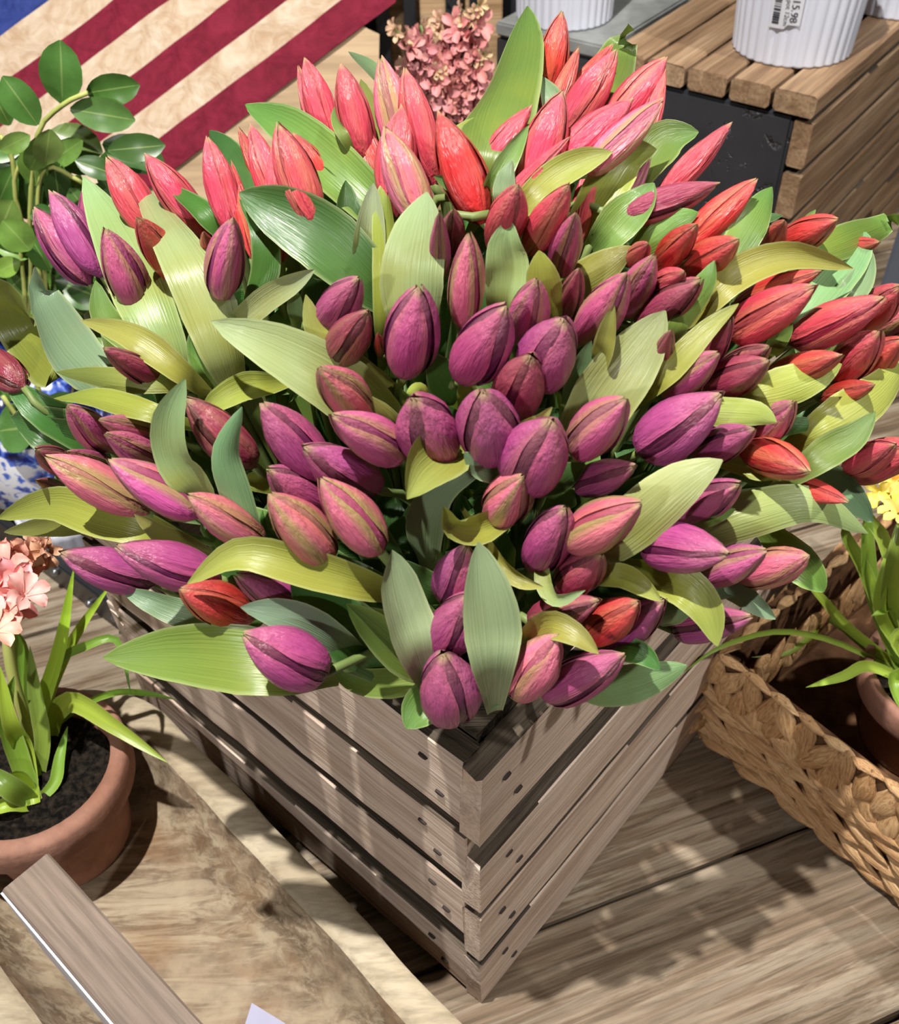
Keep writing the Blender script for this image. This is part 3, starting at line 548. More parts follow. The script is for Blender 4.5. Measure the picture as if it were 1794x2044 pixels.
# ------------------------------------------------------------------ basket with potted yellow plant
def basket():
    c0 = V((.266, .281, 0)); d1 = V((.62, -.785, 0)).normalized(); d2 = V((.785, .62, 0)).normalized(); n1 = -d2; n2 = -d1
    L1, L2, H = .44, .37, .162
    bk = empty('woven_basket', c0+d1*L1/2+d2*L2/2, 'rectangular woven water-hyacinth basket beside the crate, holding a potted yellow plant', 'basket')
    def pt(o, d, n, u, z, off=0): return o + d*u + V((0, 0, z)) + n*(off + .012*z/H)
    def slab(o, d, n, L, u0, u1, z0, z1, th=.008):
        q = [(u0, z0), (u1, z0), (u1, z1), (u0, z1)]
        vs = [pt(o, d, n, a, b, 0) for a, b in q]+[pt(o, d, n, a, b, -th) for a, b in q]
        return vs, [(0, 1, 2, 3), (7, 6, 5, 4), (0, 4, 5, 1), (1, 5, 6, 2), (2, 6, 7, 3), (3, 7, 4, 0)]
    def panel(name, o, d, n, L, holes):
        vs, fs = [], []
        for q in holes:
            a, b = slab(o, d, n, L, *q); k = len(vs); vs += a; fs += [tuple(i+k for i in f) for f in b]
        ob = mesh(name, vs, fs, M_CORE, bk, None, False)
    hu0, hu1, hz0, hz1 = .255, .36, .085, .118
    panel('wall_panel', c0, d1, n1, L1, [(0, hu0, 0, H), (hu1, L1, 0, H), (hu0, hu1, 0, hz0), (hu0, hu1, hz1, H)])
    panel('wall_panel', c0, d2, n2, L2, [(0, L2, 0, H)])
    panel('wall_panel', c0+d1*L1, d2, -n2, L2, [(0, L2, 0, H)])
    panel('wall_panel', c0+d2*L2, d1, -n1, L1, [(0, L1, 0, H)])
    vs = [c0+V((0, 0, .003)), c0+d1*L1+V((0, 0, .003)), c0+d1*L1+d2*L2+V((0, 0, .003)), c0+d2*L2+V((0, 0, .003))]
    vs += [v+V((0, 0, .008)) for v in vs]
    mesh('bottom', vs, [(3, 2, 1, 0), (4, 5, 6, 7), (0, 1, 5, 4), (1, 2, 6, 5), (2, 3, 7, 6), (3, 0, 4, 7)], M_CORE, bk, None, False)
    # shared strand meshes: a folded leaf-like puff, length along X
    def strand_mesh(seed, fat):
        rnd = random.Random(seed); n = 7
        def f(u, v):
            a = u*2*pi; t = v; w_ = lerpc([(0, .05), (.12, .5), (.3, .95), (.45, 1), (.7, .66), (.9, .28), (1, .03)], t)
            r = w_*(1+.13*sin(a*3+seed)+.06*sin(t*17+seed*2))
            return V((t-.5, cos(a)*.5*r+.12*sin(t*5+seed), sin(a)*.5*r*fat*(1.25-abs(cos(a))*.5)))
        vs, uv, fs = grid(8, n, f, True); fs.append(tuple(range(8))[::-1]); fs.append(tuple((n-1)*8+j for j in range(8)))
        me = bpy.data.meshes.new('strand'); me.from_pydata(vs, [], fs); me.materials.append(M_STRAND)
        me.polygons.foreach_set('use_smooth', [True]*len(me.polygons)); return me
    SM = [strand_mesh(i, .9) for i in range(5)]; rnd = random.Random(4)
    def strand(p, ex, n, L, W, T):
        o = link('strand', SM[rnd.randrange(5)], None, bk)
        put(o, frame(ex, n, p) @ Matrix.Diagonal((L, W, T, 1)))
    def face(o, d, n, L, full=True, hole=None, inner=False):
        z = H-.004
        for r_ in range(2):
            m_ = int(L/.021)
            for k in range(m_+1):
                u = (k+.5*(r_ % 2))*L/m_; zz = H-.022-r_*.028
                if hole and hole[0] < u < hole[1] and hole[2]-.006 < zz < hole[3]+.006: continue
                tl = rnd.uniform(.1, .5)*(1 if r_ == 0 else -1)
                strand(pt(o, d, n, u, zz, .003), (V((0, 0, 1)) if rnd.random() < .7 else V((0, 0, -1)))+d*tl, n, .058, .026, .011)
        if not full: return
        for r_ in range(6):
            m_ = int(L/.046); zz = H-.064-r_*.0168
            for k in range(m_+1):
                u = (k+.5*(r_ % 2))*L/m_
                if hole and hole[0]-.012 < u < hole[1]+.012 and hole[2]-.004 < zz < hole[3]+.006: continue
                strand(pt(o, d, n, u, max(zz, .007), .004), d+n*rnd.uniform(.06, .16)+V((0, 0, rnd.uniform(.10, .26)*(1 if r_ % 2 else -1))), n, .066, .0185, .016)
    face(c0, d1, n1, L1, True, (hu0, hu1, hz0, hz1)); face(c0, d2, n2, L2, True)
    face(c0+d2*L2-(-n1)*.016, d1, n1, L1, False); face(c0-n2*.016, d2, -n2, L2, False); face(c0+d1*L1+n2*.016, d2, n2, L2, False)
    rim = [pt(c0, d1, n1, 0, H), pt(c0, d1, n1, L1, H), pt(c0+d2*L2, d1, -n1, L1, H), pt(c0+d2*L2, d1, -n1, 0, H)]
    for a, b in zip(rim, rim[1:]+rim[:1]):
        k = max(2, int((b-a).length/.03))
        for i in range(k):
            p = a+(b-a)*((i+.5)/k)+V((0, 0, .001)); strand(p, (b-a).normalized()+V((0, 0, rnd.uniform(-.06, .06))), V((0, 0, 1)), (b-a).length/k*1.25, .013, .010)
    return bk
basket()
def pot(name, c, r, h, label, cat, mat, soil=.78, tilt=None, rimh=.035, lip=.012):
    ax = V(tilt) if tilt else V((0, 0, 1)); b = empty(name, V(c), label, cat)
    rb = r*.72
    prof = [(.001, 0), (rb*.98, 0), (rb, .003), (rb+(r-lip-rb)*.9, h-rimh-.002), (r-.003, h-rimh), (r, h-rimh+.004), (r, h-.006), (r-.003, h), (r-lip+.002, h), (r-lip, h-.005), (r-lip-.004, h*.55), (.001, h*.55)]
    vs, uv, fs = lathe(prof, 48, c, ax); mesh('pot_body', vs, fs, mat, b, uv)
    rs = r-lip-.004
    def f(u, v):
        a = u*2*pi; rr = .001+v*rs; q = V((cos(a)*rr, sin(a)*rr, 0)); z = h*soil+.006*noise.noise(q*90)+.004*noise.noise(q*220)
        e1 = ax.orthogonal().normalized(); e2 = ax.cross(e1); return V(c)+ax*z+e1*q.x+e2*q.y
    vs, uv, fs = grid(40, 16, f, True); mesh('soil', vs, fs, M_SOIL, b, uv)
    return b
GP = [(0, .7), (.2, .9), (.45, 1), (.7, .8), (.88, .45), (1, .04)]
def strap(par, P, W, colr, rnd, cup=.5, roll=0, name='leaf'):
    vs, uv, fs = blade(P, W, camn, cup, roll+rnd.uniform(-.4, .4), 16, 5, GP, .06, rnd.random()*9, rnd.uniform(-.6, .6))
    o = mesh(name, vs, fs, M_GRASS, par, uv); setcol(o, colr, .4, rnd, .2); return o
def atdist(x, y, z0, k=0.0): return onz(x, y, z0)+(CAM-onz(x, y, z0)).normalized()*k
# flowers as five/six-lobed stars of petals around a throat
def floret_mesh(np_, seed, curl=.6):
    rnd = random.Random(seed); vs, uv, fs = [], [], []
    for k in range(np_):
        a0 = 2*pi*k/np_+rnd.uniform(-.2, .2); cu = curl*rnd.uniform(.6, 1.3)
        def f(u, v):
            s = u*2-1; wv = lerpc([(0, .10), (.4, .26), (.7, .30), (.9, .18), (1, .03)], v); rr = .08+v*.9*cos(cu*v*.6)
            x, y = rr, s*wv; z = -.45*(1-v)+.35*sin(v*2.2)-cu*.75*v*v+.12*s*s
            return V((x*cos(a0)-y*sin(a0), x*sin(a0)+y*cos(a0), z))
        a, b, c = grid(5, 6, f); n = len(vs); vs += a; uv += b; fs += [tuple(i+n for i in q) for q in c]
    me = bpy.data.meshes.new('floret'); me.from_pydata(vs, [], fs); me.materials.append(M_BLOSSOM)
    me.polygons.foreach_set('use_smooth', [True]*len(me.polygons)); return me
FL = [floret_mesh(6, i) for i in range(4)]; FL5 = [floret_mesh(5, 20+i, .25) for i in range(3)]
def floret(par, p, n, r, colr, rnd, bank=FL, name='floret'):
    o = link(name, bank[rnd.randrange(len(bank))], None, par); n = V(n).normalized(); e = n.orthogonal()
    put(o, frame(e, n, V(p)) @ Matrix.Rotation(rnd.uniform(0, 6), 4, 'Z') @ Matrix.Scale(r, 4)); setcol(o, colr, 1, rnd, .12); return o
# yellow plant in its pot inside the basket
PC = V((.497, .265, .014))
pot('terracotta_pot', PC, .085, .115, 'terracotta pot of black soil inside the woven basket', 'pot', M_TERRA, .72)
yp = empty('yellow_flowering_plant', PC+V((0, 0, .09)), 'green strap-leaved plant with yellow flowers growing in the basket\'s pot', 'plant')
rnd = random.Random(77); G1 = (.22, .36, .05); G2 = (.36, .50, .07)
R0 = PC+V((-.02, .0, .085))
def strap_px(par, root, pts, zs, W, colr, rnd, cup=.5, name='leaf'):
    P = [V(root)]+[onz(x, y, z) for (x, y), z in zip(pts, zs)]; return strap(par, P, W, colr, rnd, cup, 0, name)
for pts, zs, W_, cl in [
    ([(1700,1260),(1640,1195),(1598,1150)], [.14,.19,.22], .0055, G2), ([(1690,1290),(1560,1260),(1440,1290),(1360,1345)], [.14,.18,.21,.20], .0032, G1),
    ([(1660,1240),(1620,1270),(1570,1305),(1500,1312)], [.13,.14,.14,.14], .0035, G1), ([(1740,1330),(1680,1350),(1608,1372)], [.15,.18,.19], .006, G2),
    ([(1745,1200),(1730,1080),(1735,1000)], [.18,.25,.29], .0085, G1), ([(1755,1220),(1720,1130),(1688,1070),(1690,1045)], [.17,.22,.25,.26], .0075, G1),
    ([(1780,1230),(1785,1120),(1800,1020)], [.18,.26,.30], .009, G1), ([(1770,1250),(1760,1170),(1778,1080)], [.17,.22,.26], .007, G2),
    ([(1775,1110),(1740,1040),(1715,1000)], [.24,.27,.29], .007, G1), ([(1790,1280),(1830,1260),(1880,1300)], [.16,.18,.17], .008, G2), ([(1790,1225),(1760,1222),(1738,1230)], [.18,.19,.19], .004, G2),
    ([(1790,1350),(1800,1400),(1840,1440)], [.14,.13,.12], .009, G1), ([(1800,1180),(1840,1080),(1880,1040)], [.2,.26,.28], .008, G1)]:
    strap_px(yp, R0+V((rnd.uniform(-.015, .02), rnd.uniform(-.015, .02), 0)), pts, zs, W_, cl, rnd)
ft = onz(1785, 985, .30); vs, uv, fs = tube([R0, R0*.4+ft*.6+V((.01, 0, .02)), ft], .004, 6, 10); mesh('flower_stem', vs, fs, M_TWIG, yp, uv)
for (x, y) in [(1770,945),(1790,960),(1752,985),(1780,1005),(1775,975),(1800,930),(1810,980),(1792,1020),(1820,1000),(1815,955)]:
    p = onz(x, y, .30+rnd.uniform(-.012, .02)); floret(yp, p, (CAM-p).normalized()+V((rnd.uniform(-.7, .7), rnd.uniform(-.6, .6), rnd.uniform(-.3, .5))), .016, (.85, .68, .05), rnd, FL5, 'flower')
# ------------------------------------------------------------------ dough-bowl trough with pot and pink plant
TX = V((.69, -.724, 0)).normalized(); TY = V((.724, .69, 0)).normalized()      # along, towards the crate
TC = V((-.418, .168, 0)); HW = .138; LT = .62
tr_ = empty('wooden_dough_bowl', TC+TX*.25, 'long pale carved wooden dough bowl at lower left, holding a terracotta pot', 'bowl')
def stad(u, r):                    # stadium outline around the trough axis, u in 0..1
    per = [(0, .5), (.5, .5)]
    a = u*4
    if a < 1: th = -pi/2-pi*a; return TX*(r*cos(th)) + TY*(r*sin(th))*1.0
    if a < 2: return TX*(LT*(a-1)) + TY*r
    if a < 3: th = pi/2-pi*(a-2); return TX*(LT+r*cos(th)) + TY*(r*sin(th))
    return TX*(LT*(4-a)) - TY*r
prof = [(HW-.045, .002), (HW-.012, .045), (HW+.004, .082), (HW+.004, .089), (HW, .092), (HW-.022, .091), (HW-.028, .086), (HW-.033, .070), (HW-.045, .045), (HW-.066, .024), (HW-.10, .016), (0, .014)]
def f(u, v):
    r, z = prof[round(v*(len(prof)-1))]; q = TC+stad(u % 1.0, r)+V((0, 0, z))
    return q+V((0, 0, .0035*noise.noise(q*22)))+TY*(.003*noise.noise(q*15+V((3, 1, 0))))
vs, uv, fs = grid(120, len(prof), f, True)
def sub(r0, r1): return [v for v in vs[r0*120:(r1+1)*120]], [tuple(i-r0*120 for i in q) for q in fs[r0*120:r1*120]]
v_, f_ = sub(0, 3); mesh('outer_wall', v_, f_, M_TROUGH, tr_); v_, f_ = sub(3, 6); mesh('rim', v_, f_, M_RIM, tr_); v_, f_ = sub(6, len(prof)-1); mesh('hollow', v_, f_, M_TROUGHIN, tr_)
vs = [v for v in vs[:120]]; mesh('bowl_bottom', vs, [tuple(range(120))], M_TROUGH, tr_, None, False)
PP = V((-.427, .179, .018))
pot('terracotta_pot', PP, .093, .132, 'terracotta pot of dark soil standing in the wooden dough bowl', 'pot', M_TERRA, .80, None, .04, .017)
pk = empty('pink_flowering_plant', PP+V((0, 0, .10)), 'potted plant with pink blossoms and green strap leaves in the dough bowl', 'plant')
rnd = random.Random(5); R1 = PP+V((.0, -.01, .105))
GL = (.34, .50, .05); GD = (.18, .33, .05)
for root, pts, zs, W_, cl in [
    ((75,1500), [(80,1420),(120,1290),(148,1132)], [.17,.24,.31], .0075, GL), ((80,1480), [(100,1380),(150,1270),(222,1165)], [.17,.23,.28], .006, GL),
    ((85,1440), [(110,1330),(170,1290),(235,1280),(262,1390)], [.2,.24,.24,.20], .0045, GD), ((100,1470), [(110,1425),(150,1400),(230,1450),(335,1522)], [.16,.19,.19,.17], .0105, GL),
    ((110,1450), [(160,1410),(230,1382),(300,1385),(352,1397)], [.16,.19,.20,.20], .0035, GD), ((80,1595), [(110,1560),(120,1510),(135,1450)], [.13,.14,.15], .006, GD),
    ((70,1600), [(40,1520),(10,1420),(28,1350)], [.15,.20,.24], .010, GD), ((68,1605), [(50,1500),(20,1440),(0,1330)], [.15,.2,.25], .009, GL),
    ((60,1590), [(30,1560),(-20,1590)], [.15,.16], .011, GL), ((62,1600), [(20,1570),(-30,1530)], [.16,.17], .011, GD), ((55,1610), [(20,1605),(-30,1625)], [.14,.14], .008, GL),
    ((80,1540), [(85,1470),(70,1380),(60,1290)], [.16,.2,.24], .008, GD), ((70,1560), [(50,1420),(40,1300),(20,1250)], [.16,.22,.26], .009, GD)]:
    strap_px(pk, onz(*root, .125), pts, zs, W_, cl, rnd)
a = onz(70, 1500, .125); b = onz(20, 1130, .33)
vs, uv, fs = tube([a, a*.5+b*.5+V((-.01, 0, .01)), b], .0055, 6, 12); mesh('flower_stem', vs, fs, M_TWIG, pk, uv)
for (x, y, r, c) in [(35,1120,.026,0),(20,1165,.026,0),(45,1155,.024,0),(5,1130,.025,0),(30,1195,.025,0),(-15,1170,.026,0),(10,1210,.024,0),(-20,1110,.024,0),(55,1180,.022,0),(-5,1250,.022,0),(60,1100,.02,1),(80,1090,.018,1),(90,1105,.018,1),(70,1115,.02,1),(75,1075,.016,1)]:
    p = onz(x, y, .335+rnd.uniform(-.012, .015)); floret(pk, p, (CAM-p).normalized()*.8+V((rnd.uniform(-.9, .9), rnd.uniform(-.8, .8), rnd.uniform(-.5, .6))), r, [(.80, .30, .27), (.5, .24, .12)][c], rnd)
# standing board, white edge, card and paper in the bowl
BT = .172; p1, p2, p3, p4 = onz(97, 1700, BT), onz(0, 1775, BT), onz(240, 2044, BT), onz(395, 2044, BT)
ex = ((p3+p4)/2-(p1+p2)/2); Lb = .36; ex.normalize(); c0 = (p1+p2)/2; wb = (p1-p2).length
bd_ = empty('wooden_board', V((c0.x, c0.y, .04))+ex*.15, 'grey-brown wooden board standing in the dough bowl in front of the pot', 'board')
plank('board_body', Lb, .128, wb*.98, M_BOARD, ex, V((0, 0, 1)).cross(ex), c0-V((0, 0, .0655))-V((0, 0, 1)).cross(ex)*wb*.49, bd_, 61, .0006, .002)
ey = V((0, 0, 1)).cross(ex); ey = ey if (p2-p1).dot(ey) > 0 else -ey
boxobj('edge_banding', Lb, .002, .128, M_PAPER, frame(ex, (0, 0, 1), c0+ex*Lb/2-V((0, 0, .0655))+ey*(wb*.49+.0012)), bd_, .001)
q = onz(505, 2030, .03); vs = [onz(490, 2044, .03), onz(503, 2003, .03), onz(570, 2044, .03), onz(540, 2110, .03), onz(480, 2110, .03)]
vs += [v+V((0, 0, .0015)) for v in vs]
tag(mesh('paper_card', vs, [(4, 3, 2, 1, 0), (5, 6, 7, 8, 9)]+[(i, (i+1) % 5, (i+1) % 5+5, i+5) for i in range(5)], M_CARD, None, None, False), 'pale lilac card corner lying in the dough bowl at the bottom edge', 'card')
vs = [onz(-40, 1930, .055), onz(0, 1938, .05), onz(70, 2040, .035), onz(60, 2090, .035), onz(-60, 2090, .045)]; vs += [v+V((0, 0, .0015)) for v in vs]
tag(mesh('paper_sheet', vs, [(4, 3, 2, 1, 0), (5, 6, 7, 8, 9)]+[(i, (i+1) % 5, (i+1) % 5+5, i+5) for i in range(5)], M_PAPER, None, None, False), 'white paper sheet in the bowl beyond the board, lower left corner', 'paper')
# ------------------------------------------------------------------ slate-sided bench with slats, stone block, white ribbed pots
ZB = .45; E1 = onz(988, 43, ZB); E2 = onz(1212, 97, ZB); E3 = onz(1640, 192, ZB)
dF = (E3-E1).normalized(); dL = V((-dF.y, dF.x, 0)); dL = dL if dL.y > 0 else -dL
bn = empty('slatted_bench', (E2+E3)/2+dL*.3-V((0, 0, ZB)), 'brown wood slatted bench with dark slate end panel, white pots on top', 'bench')
Wn = (E3-E2).length; ns = 5; sw = Wn/ns; DL = .95
for i in range(ns):
    plank('top_slat', DL, sw-.006, .030, M_TEAK, dL, (0, 0, 1), E2+dF*(sw*(i+.5))-V((0, 0, .030)), bn, 70+i, .001, .004)
hs = .070
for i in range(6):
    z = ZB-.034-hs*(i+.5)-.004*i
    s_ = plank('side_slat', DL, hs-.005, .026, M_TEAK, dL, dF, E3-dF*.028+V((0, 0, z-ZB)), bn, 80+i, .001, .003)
    side_mat(s_, M_CRATEIN_GAPSHADE, 1, 1 if dF.cross(dL).z > 0 else -1)  # dark top faces paint in the shade of the gaps between slats
boxobj('end_panel', Wn-.03, .05, ZB-.036, M_SLATE, frame(dF, (0, 0, 1), E2+dF*((Wn-.03)/2)+dL*.028-V((0, 0, ZB-(ZB-.036)/2))), bn, .004)
boxobj('end_panel', Wn-.03, .05, ZB-.036, M_SLATE, frame(dF, (0, 0, 1), E2+dF*((Wn-.03)/2)+dL*(DL-.03)-V((0, 0, ZB-(ZB-.036)/2))), bn, .004)
Ws = (E2-E1).length-.006
sb = empty('stone_plinth', (E1+E2)/2+dL*.3-V((0, 0, ZB)), 'dark slate plinth with grey stone top under the left white pot', 'plinth')
boxobj('plinth_body', Ws, .90, ZB-.02, M_SLATE, frame(dF, (0, 0, 1), E1+dF*Ws/2+dL*.45-V((0, 0, ZB-(ZB-.02)/2))), sb, .006)
boxobj('stone_top', Ws, .90, .02, M_STONE, frame(dF, (0, 0, 1), E1+dF*Ws/2+dL*.45-V((0, 0, .01))), sb, .003)
def ribpot(c, r0, r1, h, label, ribs=36):
    b = empty('ribbed_pot', c, label, 'pot', 'white ribbed pots on the display')
    prof = [(.001, 0), (r0-.003, 0), (r0, .002)]+[(r0+(r1-r0)*k/6, .004+(h-.006)*k/6) for k in range(7)]+[(r1-.004, h), (r1-.008, h-.004), (r1-.01, h*.5), (.001, h*.45)]
    vs, uv, fs = lathe(prof, ribs*6, c, None, ribs, .035); mesh('pot_body', vs, fs, M_WHITE, b, uv); return b
def wpx(x, y, z): return onz(x, y, z)
V1b = onz(1135, 63, ZB); r1_ = 97*pxm(V1b); ribpot(V1b+V((0, 0, 0))+V((0, 1, 0))*r1_*.95, r1_, r1_*1.06, .16, 'white ribbed pot on the grey stone plinth, left of the others')
V2b = onz(1603, 137, ZB); r2_ = 118*pxm(V2b); V2c = V2b+V((.05, 1, 0)).normalized()*r2_*.97
p2_ = ribpot(V2c, r2_, r2_*1.12, .17, 'white ribbed pot with a price label, standing on the bench slats', 34)
V3b = onz(1800, 42, ZB); r3_ = 105*pxm(V3b); ribpot(V3b+V((.25, 1, 0)).normalized()*r3_*.97, r3_, r3_*1.1, .16, 'white ribbed pot cut off by the right edge, behind the priced one')
# price label: follows the pot's curve
vd = CAM-V2c; a0 = math.atan2(vd.y, vd.x)
def onpot(da, z, e=.0022): r = (r2_*(1+.12*z/.17))*1.018+e; return V2c+V((cos(a0+da)*r, sin(a0+da)*r, z))
lab = empty('price_label', onpot(-.2, .08), 'white price label with barcode stuck on the ribbed pot', 'label')
A0, A1, Z0, Z1 = -.40, .06, .052, .135
def f(u, v): return onpot(A0+(A1-A0)*u, Z0+(Z1-Z0)*v+(.006 if u > .5 else 0)*(1-v))
vs, uv, fs = grid(9, 4, f); mesh('label_paper', vs, fs, M_PAPER, lab, uv)
z = Z0+.006; rnd = random.Random(12); bars = []
while z < Z1-.004:
    h = rnd.choice([.0007, .0011, .0018, .0026]); vs, fs = [], []
    for i in range(4):
        for zz in (z, z+h): vs.append(onpot(A0+.04+i*.035, zz, .0030))
    fs = [(2*i, 2*i+2, 2*i+3, 2*i+1) for i in range(3)]; n = sum(len(b[0]) for b in bars); bars.append((vs, [tuple(k+n for k in q) for q in fs])); z += h+rnd.choice([.0008, .0012, .002])
mesh('barcode', [v for b in bars for v in b[0]], [q for b in bars for q in b[1]], M_INK, lab, None, False)
def text_on(txt, da, ztop, size, name):
    cu = bpy.data.curves.new('t', 'FONT'); cu.body = txt; cu.size = size; o = bpy.data.objects.new('t', cu); COL.objects.link(o)
    dg = bpy.context.evaluated_depsgraph_get(); dg.update(); me = bpy.data.meshes.new_from_object(o.evaluated_get(dg)); bpy.data.objects.remove(o)
    vs = [onpot(da+v.co.y/(r2_*1.08), ztop-v.co.x, .0031) for v in me.vertices]; fs = [tuple(p.vertices) for p in me.polygons]; bpy.data.meshes.remove(me)
    mesh(name, vs, fs, M_INK, lab, None, False)
text_on('$15.98', -.10, Z1-.036, .0135, 'price_print'); text_on('Candle Lilly pot 12cm', -.185, Z1-.003, .0085, 'name_print')
# ------------------------------------------------------------------ pine board, flag, slatted upright behind
pn = V((.05, -.80, .60)).normalized(); pp = V((-.4, 1.02, 0))
def onp(x, y, e=0.0): return onplane(x, y, pp, pn)+pn*e
def panel_px(name, q, mat, par, e0, th, smooth=False):
    vs = [onp(x, y, e0) for x, y in q]+[onp(x, y, e0-th) for x, y in q]; n = len(q)
    fs = [tuple(range(n))[::-1], tuple(range(n, 2*n))]+[(i, (i+1) % n, (i+1) % n+n, i+n) for i in range(n)]
    o = mesh(name, vs, fs, mat, par, None, smooth); bm = bmesh.new(); bm.from_mesh(o.data); bmesh.ops.recalc_face_normals(bm, faces=bm.faces); bm.to_mesh(o.data); bm.free(); return o
def zat(x):                        # photo y where the leaning board meets the table
    lo, hi = 100, 1200
    for _ in range(40):
        m_ = (lo+hi)/2
        if onp(x, m_).z > .001: lo = m_
        else: hi = m_
    return lo
pb = panel_px('pine_board', [(-260, zat(-260)), (745, zat(745)), (757, 68), (735, 58), (690, 30), (690, -160), (-260, -160)], M_PINE, None, 0, .03)
tag(pb, 'smooth pale pine board leaning behind the tulips under the flag', 'board')
fl = empty('striped_flag', onp(380, 300, .01), 'red and cream striped flag with blue corner hung on the pine board', 'flag')
SL = .76
def stripe(c0_, c1_, x0, x1, mat, name, sd):
    def f(u, v):
        x = x0+(x1-x0)*u; cc = c0_+(c1_-c0_)*v; q = onp(x, cc-SL*x, 0)
        e = .007+.004*noise.noise(q*14)+.0025*sin(x*.02+cc*.012)
        return q+pn*e
    vs, uv, fs = grid(40, 5, f); o = mesh(name, vs, fs, mat, fl, uv)
    return o
for a_, b_, m_ in [(82, 177, M_CREAM), (177, 260, M_RED), (260, 353, M_CREAM), (353, 440, M_RED), (440, 522, M_CREAM), (522, 606, M_RED)]:
    stripe(a_, b_, -120, 345 if b_ < 178 else 440 if b_ < 261 else 560 if b_ < 354 else 680 if b_ < 441 else 730 if b_ < 523 else 790, m_, 'stripe', a_)
stripe(-260, 82, -140, 230, M_BLUE, 'canton', 0)
br = empty('upright_rack', onz(860, 60, 0)*1.0, 'black rack with tan wooden uprights behind the pink hyacinth', 'rack'); br.location.z = 0
yR = 1.42
def atY(x, y, Y): v = ray(x, y); return CAM+v*((Y-CAM.y)/v.y)
for x0, x1, mt, dy in [(757, 783, M_BLACK, 0), (783, 812, M_TAN, .03), (812, 836, M_BLACK, 0), (836, 892, M_TAN, .03), (892, 922, M_SLATE, 0), (922, 938, M_TAN, .03), (938, 958, M_BLACK, 0), (958, 1000, M_TAN, .03)]:
    a = atY(x0, 150, yR+dy); b = atY(x1, 150, yR+dy)
    boxobj('upright', (b.x-a.x), .025, .75, mt, Matrix.Translation(((a.x+b.x)/2, yR+dy, .375)), br, .002)
boxobj('back_panel', .5, .02, .75, M_BLACK, Matrix.Translation((.0, yR+.09, .375)), br, .002)
# pink hyacinth behind the tulips
hy = empty('pink_hyacinth', V((.03, 1.02, 0)), 'clump of small pink hyacinth-like flower spikes behind the bouquet, at the top', 'plant')
rnd = random.Random(31); Yh = 1.05
for (bx, by, tx, ty, w_) in [(880,235,790,55,40),(890,240,840,50,45),(895,240,880,40,50),(905,240,925,20,48),(915,240,955,10,42),(900,245,810,130,40),(910,245,960,110,45),(905,245,870,140,55),(910,245,930,150,50)]:
    a = atY(bx, by, Yh); b = atY(tx, ty, Yh+rnd.uniform(-.04, .04)); g = atY(bx, 330, Yh); g.z = max(g.z, 0)
    vs, uv, fs = tube([V((a.x, a.y, 0)), a, b], .0028, 5, 8); mesh('flower_stem', vs, fs, M_STEM, hy, uv)
    s_ = pxm(b)
    for k in range(15):
        t_ = .28+.72*k/14; p = a.lerp(b, t_); an = rnd.uniform(0, 2*pi); rr = w_*s_*.55*(1.1-.75*t_**3)
        dv = V((cos(an), -abs(sin(an)), rnd.uniform(-.1, .5)))
        cl = (.50, .13, .14) if t_ < .87 else (.42, .26, .13)
        floret(hy, p+dv*rr, dv+V((0, -.3, .2)), (.021 if t_ < .87 else .012)*rnd.uniform(.85, 1.2), cl, rnd, FL5)
# ------------------------------------------------------------------ left side: blue vase, round-leaved plant, white pot, black box
vc = onz(60, 905, .13); vc = V((vc.x-.015, vc.y+.06, 0))
vz = empty('blue_white_vase', vc, 'glossy white vase with cobalt blue flower pattern left of the tulips', 'vase')
prof = [(.001, 0), (.06, 0), (.066, .006), (.098, .06), (.112, .12), (.105, .175), (.078, .215), (.058, .235), (.056, .25), (.068, .265), (.064, .265), (.05, .25), (.05, .2), (.001, .19)]
vs, uv, fs = lathe(prof, 48, vc); mesh('vase_body', vs, fs, M_DELFT, vz, uv)
rp = empty('round_leaved_plant', vc+V((0, 0, .20)), 'leafy green plant with glossy oval leaves standing in the blue vase', 'plant')
rnd = random.Random(17); VR = vc+V((0, 0, .205)); Yv = vc.y
def lf(x, y, z=None, dy=0): return atY(x, y, Yv+dy)
RPROF = [(0, .10), (.08, .42), (.22, .78), (.42, 1), (.62, .97), (.8, .75), (.92, .45), (1, .06)]
def oval(bx, by, tx, ty, wd, colr, dy=0, bend=.1, dt=0):
    a = lf(bx, by, dy=dy); b = lf(tx, ty, dy=dy+dt); m_ = (a+b)/2+(CAM-a).normalized()*(bend*(b-a).length)
    vs, uv, fs = blade([a, m_, b], wd*pxm(a)*.5, camn, .22, rnd.uniform(-.3, .3), 11, 7, RPROF, .03, 0, 0)
    o = mesh('leaf', vs, fs, M_ROUND, rp, uv); setcol(o, colr, 1, rnd, .15); return o
RG = (.085, .19, .04); RL = (.17, .30, .06); RD = (.05, .125, .025)
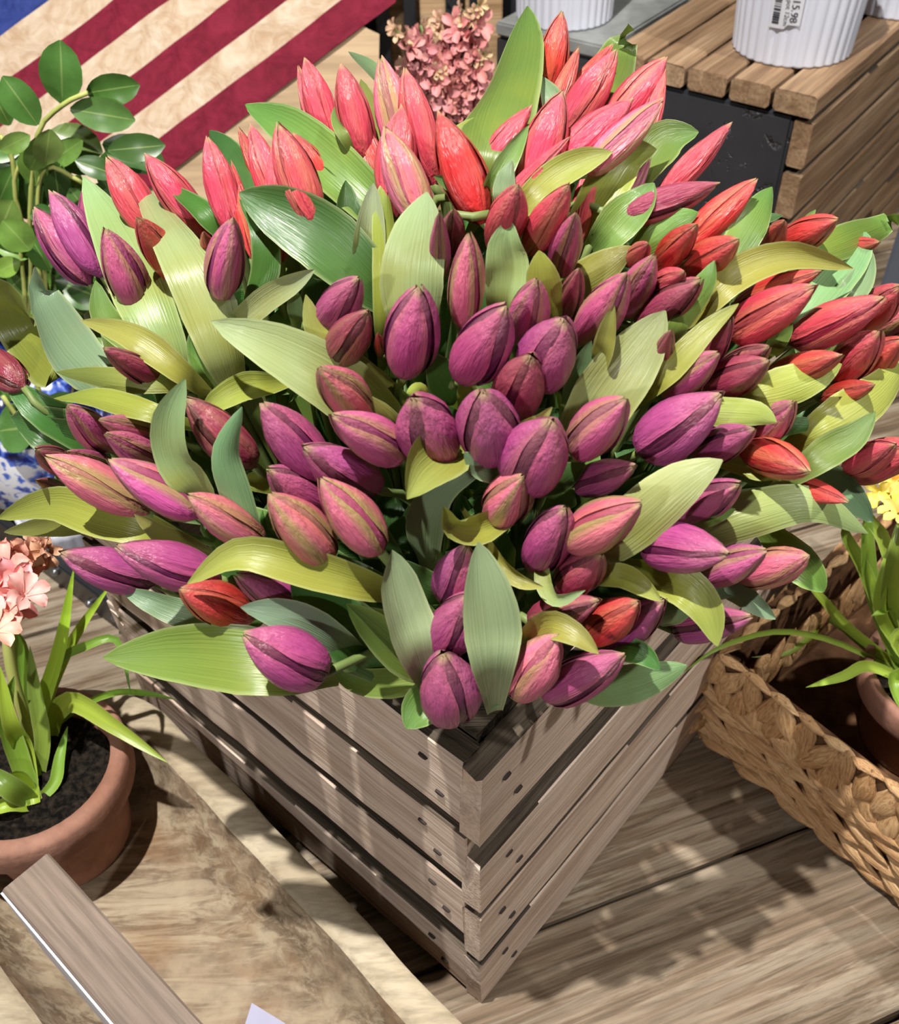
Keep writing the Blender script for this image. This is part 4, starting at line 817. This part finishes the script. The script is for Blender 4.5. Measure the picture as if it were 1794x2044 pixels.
for q in [(124,207,120,80,82,RG),(172,186,279,170,62,RG),(140,218,270,240,66,RG),(75,250,5,152,68,RG),(20,250,-15,185,45,RG),(100,258,90,330,60,RL),(100,262,205,305,72,RL),(95,270,60,340,55,RL),
          (205,285,330,330,75,RD),(215,300,330,290,55,RD),(120,330,210,325,42,RG),(150,320,235,350,45,RD),(90,350,160,420,50,RD),(30,330,-10,420,60,RG),(25,400,-5,470,70,RL),(20,395,85,390,22,(.25,.42,.06)),
          (30,470,60,540,55,RG),(5,440,60,500,70,RL),(40,520,-10,545,40,(.22,.38,.06)),(110,560,215,600,75,RD),(100,540,60,470,50,RG),(130,440,140,520,60,RD),(60,600,130,620,50,RD),(90,330,165,280,46,RL),
          (75,350,20,300,44,RG),(0,300,60,270,40,RL),(190,330,300,420,70,RD),(170,400,120,470,60,RD),(60,430,110,430,45,RD),(110,600,190,640,60,RD),(150,470,230,520,60,RD)]:
    oval(*q[:5], q[5], rnd.uniform(-.04, .05), .1)
for _k in range(70):
    x_, y_ = rnd.uniform(-30, 300), rnd.uniform(270, 660)
    if x_ > 330-(y_-270)*.45: x_ *= .4
    a_ = rnd.uniform(0, 6.28); l_ = rnd.uniform(70, 110)
    oval(x_, y_, x_+cos(a_)*l_, y_+sin(a_)*l_, rnd.uniform(45, 70), rnd.choice([RD, RD, RG, RL]), rnd.uniform(.0, .08), .1)
for q in [(25,822,140,812,44,RD),(85,815,150,790,38,RD),(70,850,-5,860,100,RG),(0,790,45,765,44,RD),(0,760,40,800,30,RG)]: oval(*q[:5], q[5], -.10, .1)
def twig(pts, r=.0028, dy=0):
    P = [VR]+[lf(x, y, dy=dy) for x, y in pts]; vs, uv, fs = tube(P, r, 5, 16); mesh('stem', vs, fs, M_TWIG, rp, uv)
twig([(60,600),(60,420),(75,270),(125,210),(175,185)]); twig([(50,620),(35,450),(25,320),(0,270)]); twig([(90,620),(75,420),(95,335),(165,365)]); twig([(100,640),(30,390),(60,300)]); twig([(30,700),(0,600),(-20,500)])
for pts in ([(5,790),(40,840),(75,885)], [(60,715),(80,790),(100,860)]):
    P = [lf(x, y, dy=-.11) for x, y in pts]; vs, uv, fs = tube(P+[VR+V((.02, -.03, .02))], .003, 5, 10); mesh('stem', vs, fs, M_TWIG, rp, uv)
wc = onz(140, 1120, 0)+V((.0, .03, 0)); ribpot(V((wc.x, wc.y, 0)), .05, .058, .075, 'small white ribbed pot low down between the purple tulips and black case', 24)
b1, b2 = onz(60, 1125, 0), onz(240, 1262, 0); dx = (b2-b1).normalized(); dn = V((-dx.y, dx.x, 0)); dn = dn if dn.y > 0 else -dn
bb = empty('black_metal_case', (b1+b2)/2+dn*.02, 'low black riveted metal tray edge left of the crate', 'tray')
boxobj('case_body', .34, .012, .05, M_BLACK, frame(dx, (0, 0, 1), b1-dx*.06+dx*.13+dn*.007+V((0, 0, .025))), bb, .002)
boxobj('case_floor', .34, .10, .006, M_BLACK, frame(dx, (0, 0, 1), b1-dx*.06+dx*.13+dn*.063+V((0, 0, .003))), bb, .001)
for i, t_ in enumerate((.02, .075, .14, .2)):
    me = bpy.data.meshes.new('rivet'); bm = bmesh.new(); bmesh.ops.create_uvsphere(bm, u_segments=10, v_segments=6, radius=.006); bm.to_mesh(me); bm.free(); me.polygons.foreach_set('use_smooth', [True]*len(me.polygons))
    o = link('rivet', me, M_STEEL, bb); put(o, Matrix.Translation(b1+dx*t_-dn*.001+V((0, 0, .018+.016*(i % 2)))))
# blue-grey crate side seen at the right edge behind the tulips
g0 = onz(1790, 560, 0); bx_ = boxobj('grey_box', .14, .30, .26, plain('blue_grey_panel', (.10, .115, .15), .5), frame(dF, (0, 0, 1), onz(1810, 470, .22)+dF*.06+dL*.12-V((0, 0, .09))), None, .006)
tag(bx_, 'blue-grey painted box at the right edge behind the tulips', 'box')
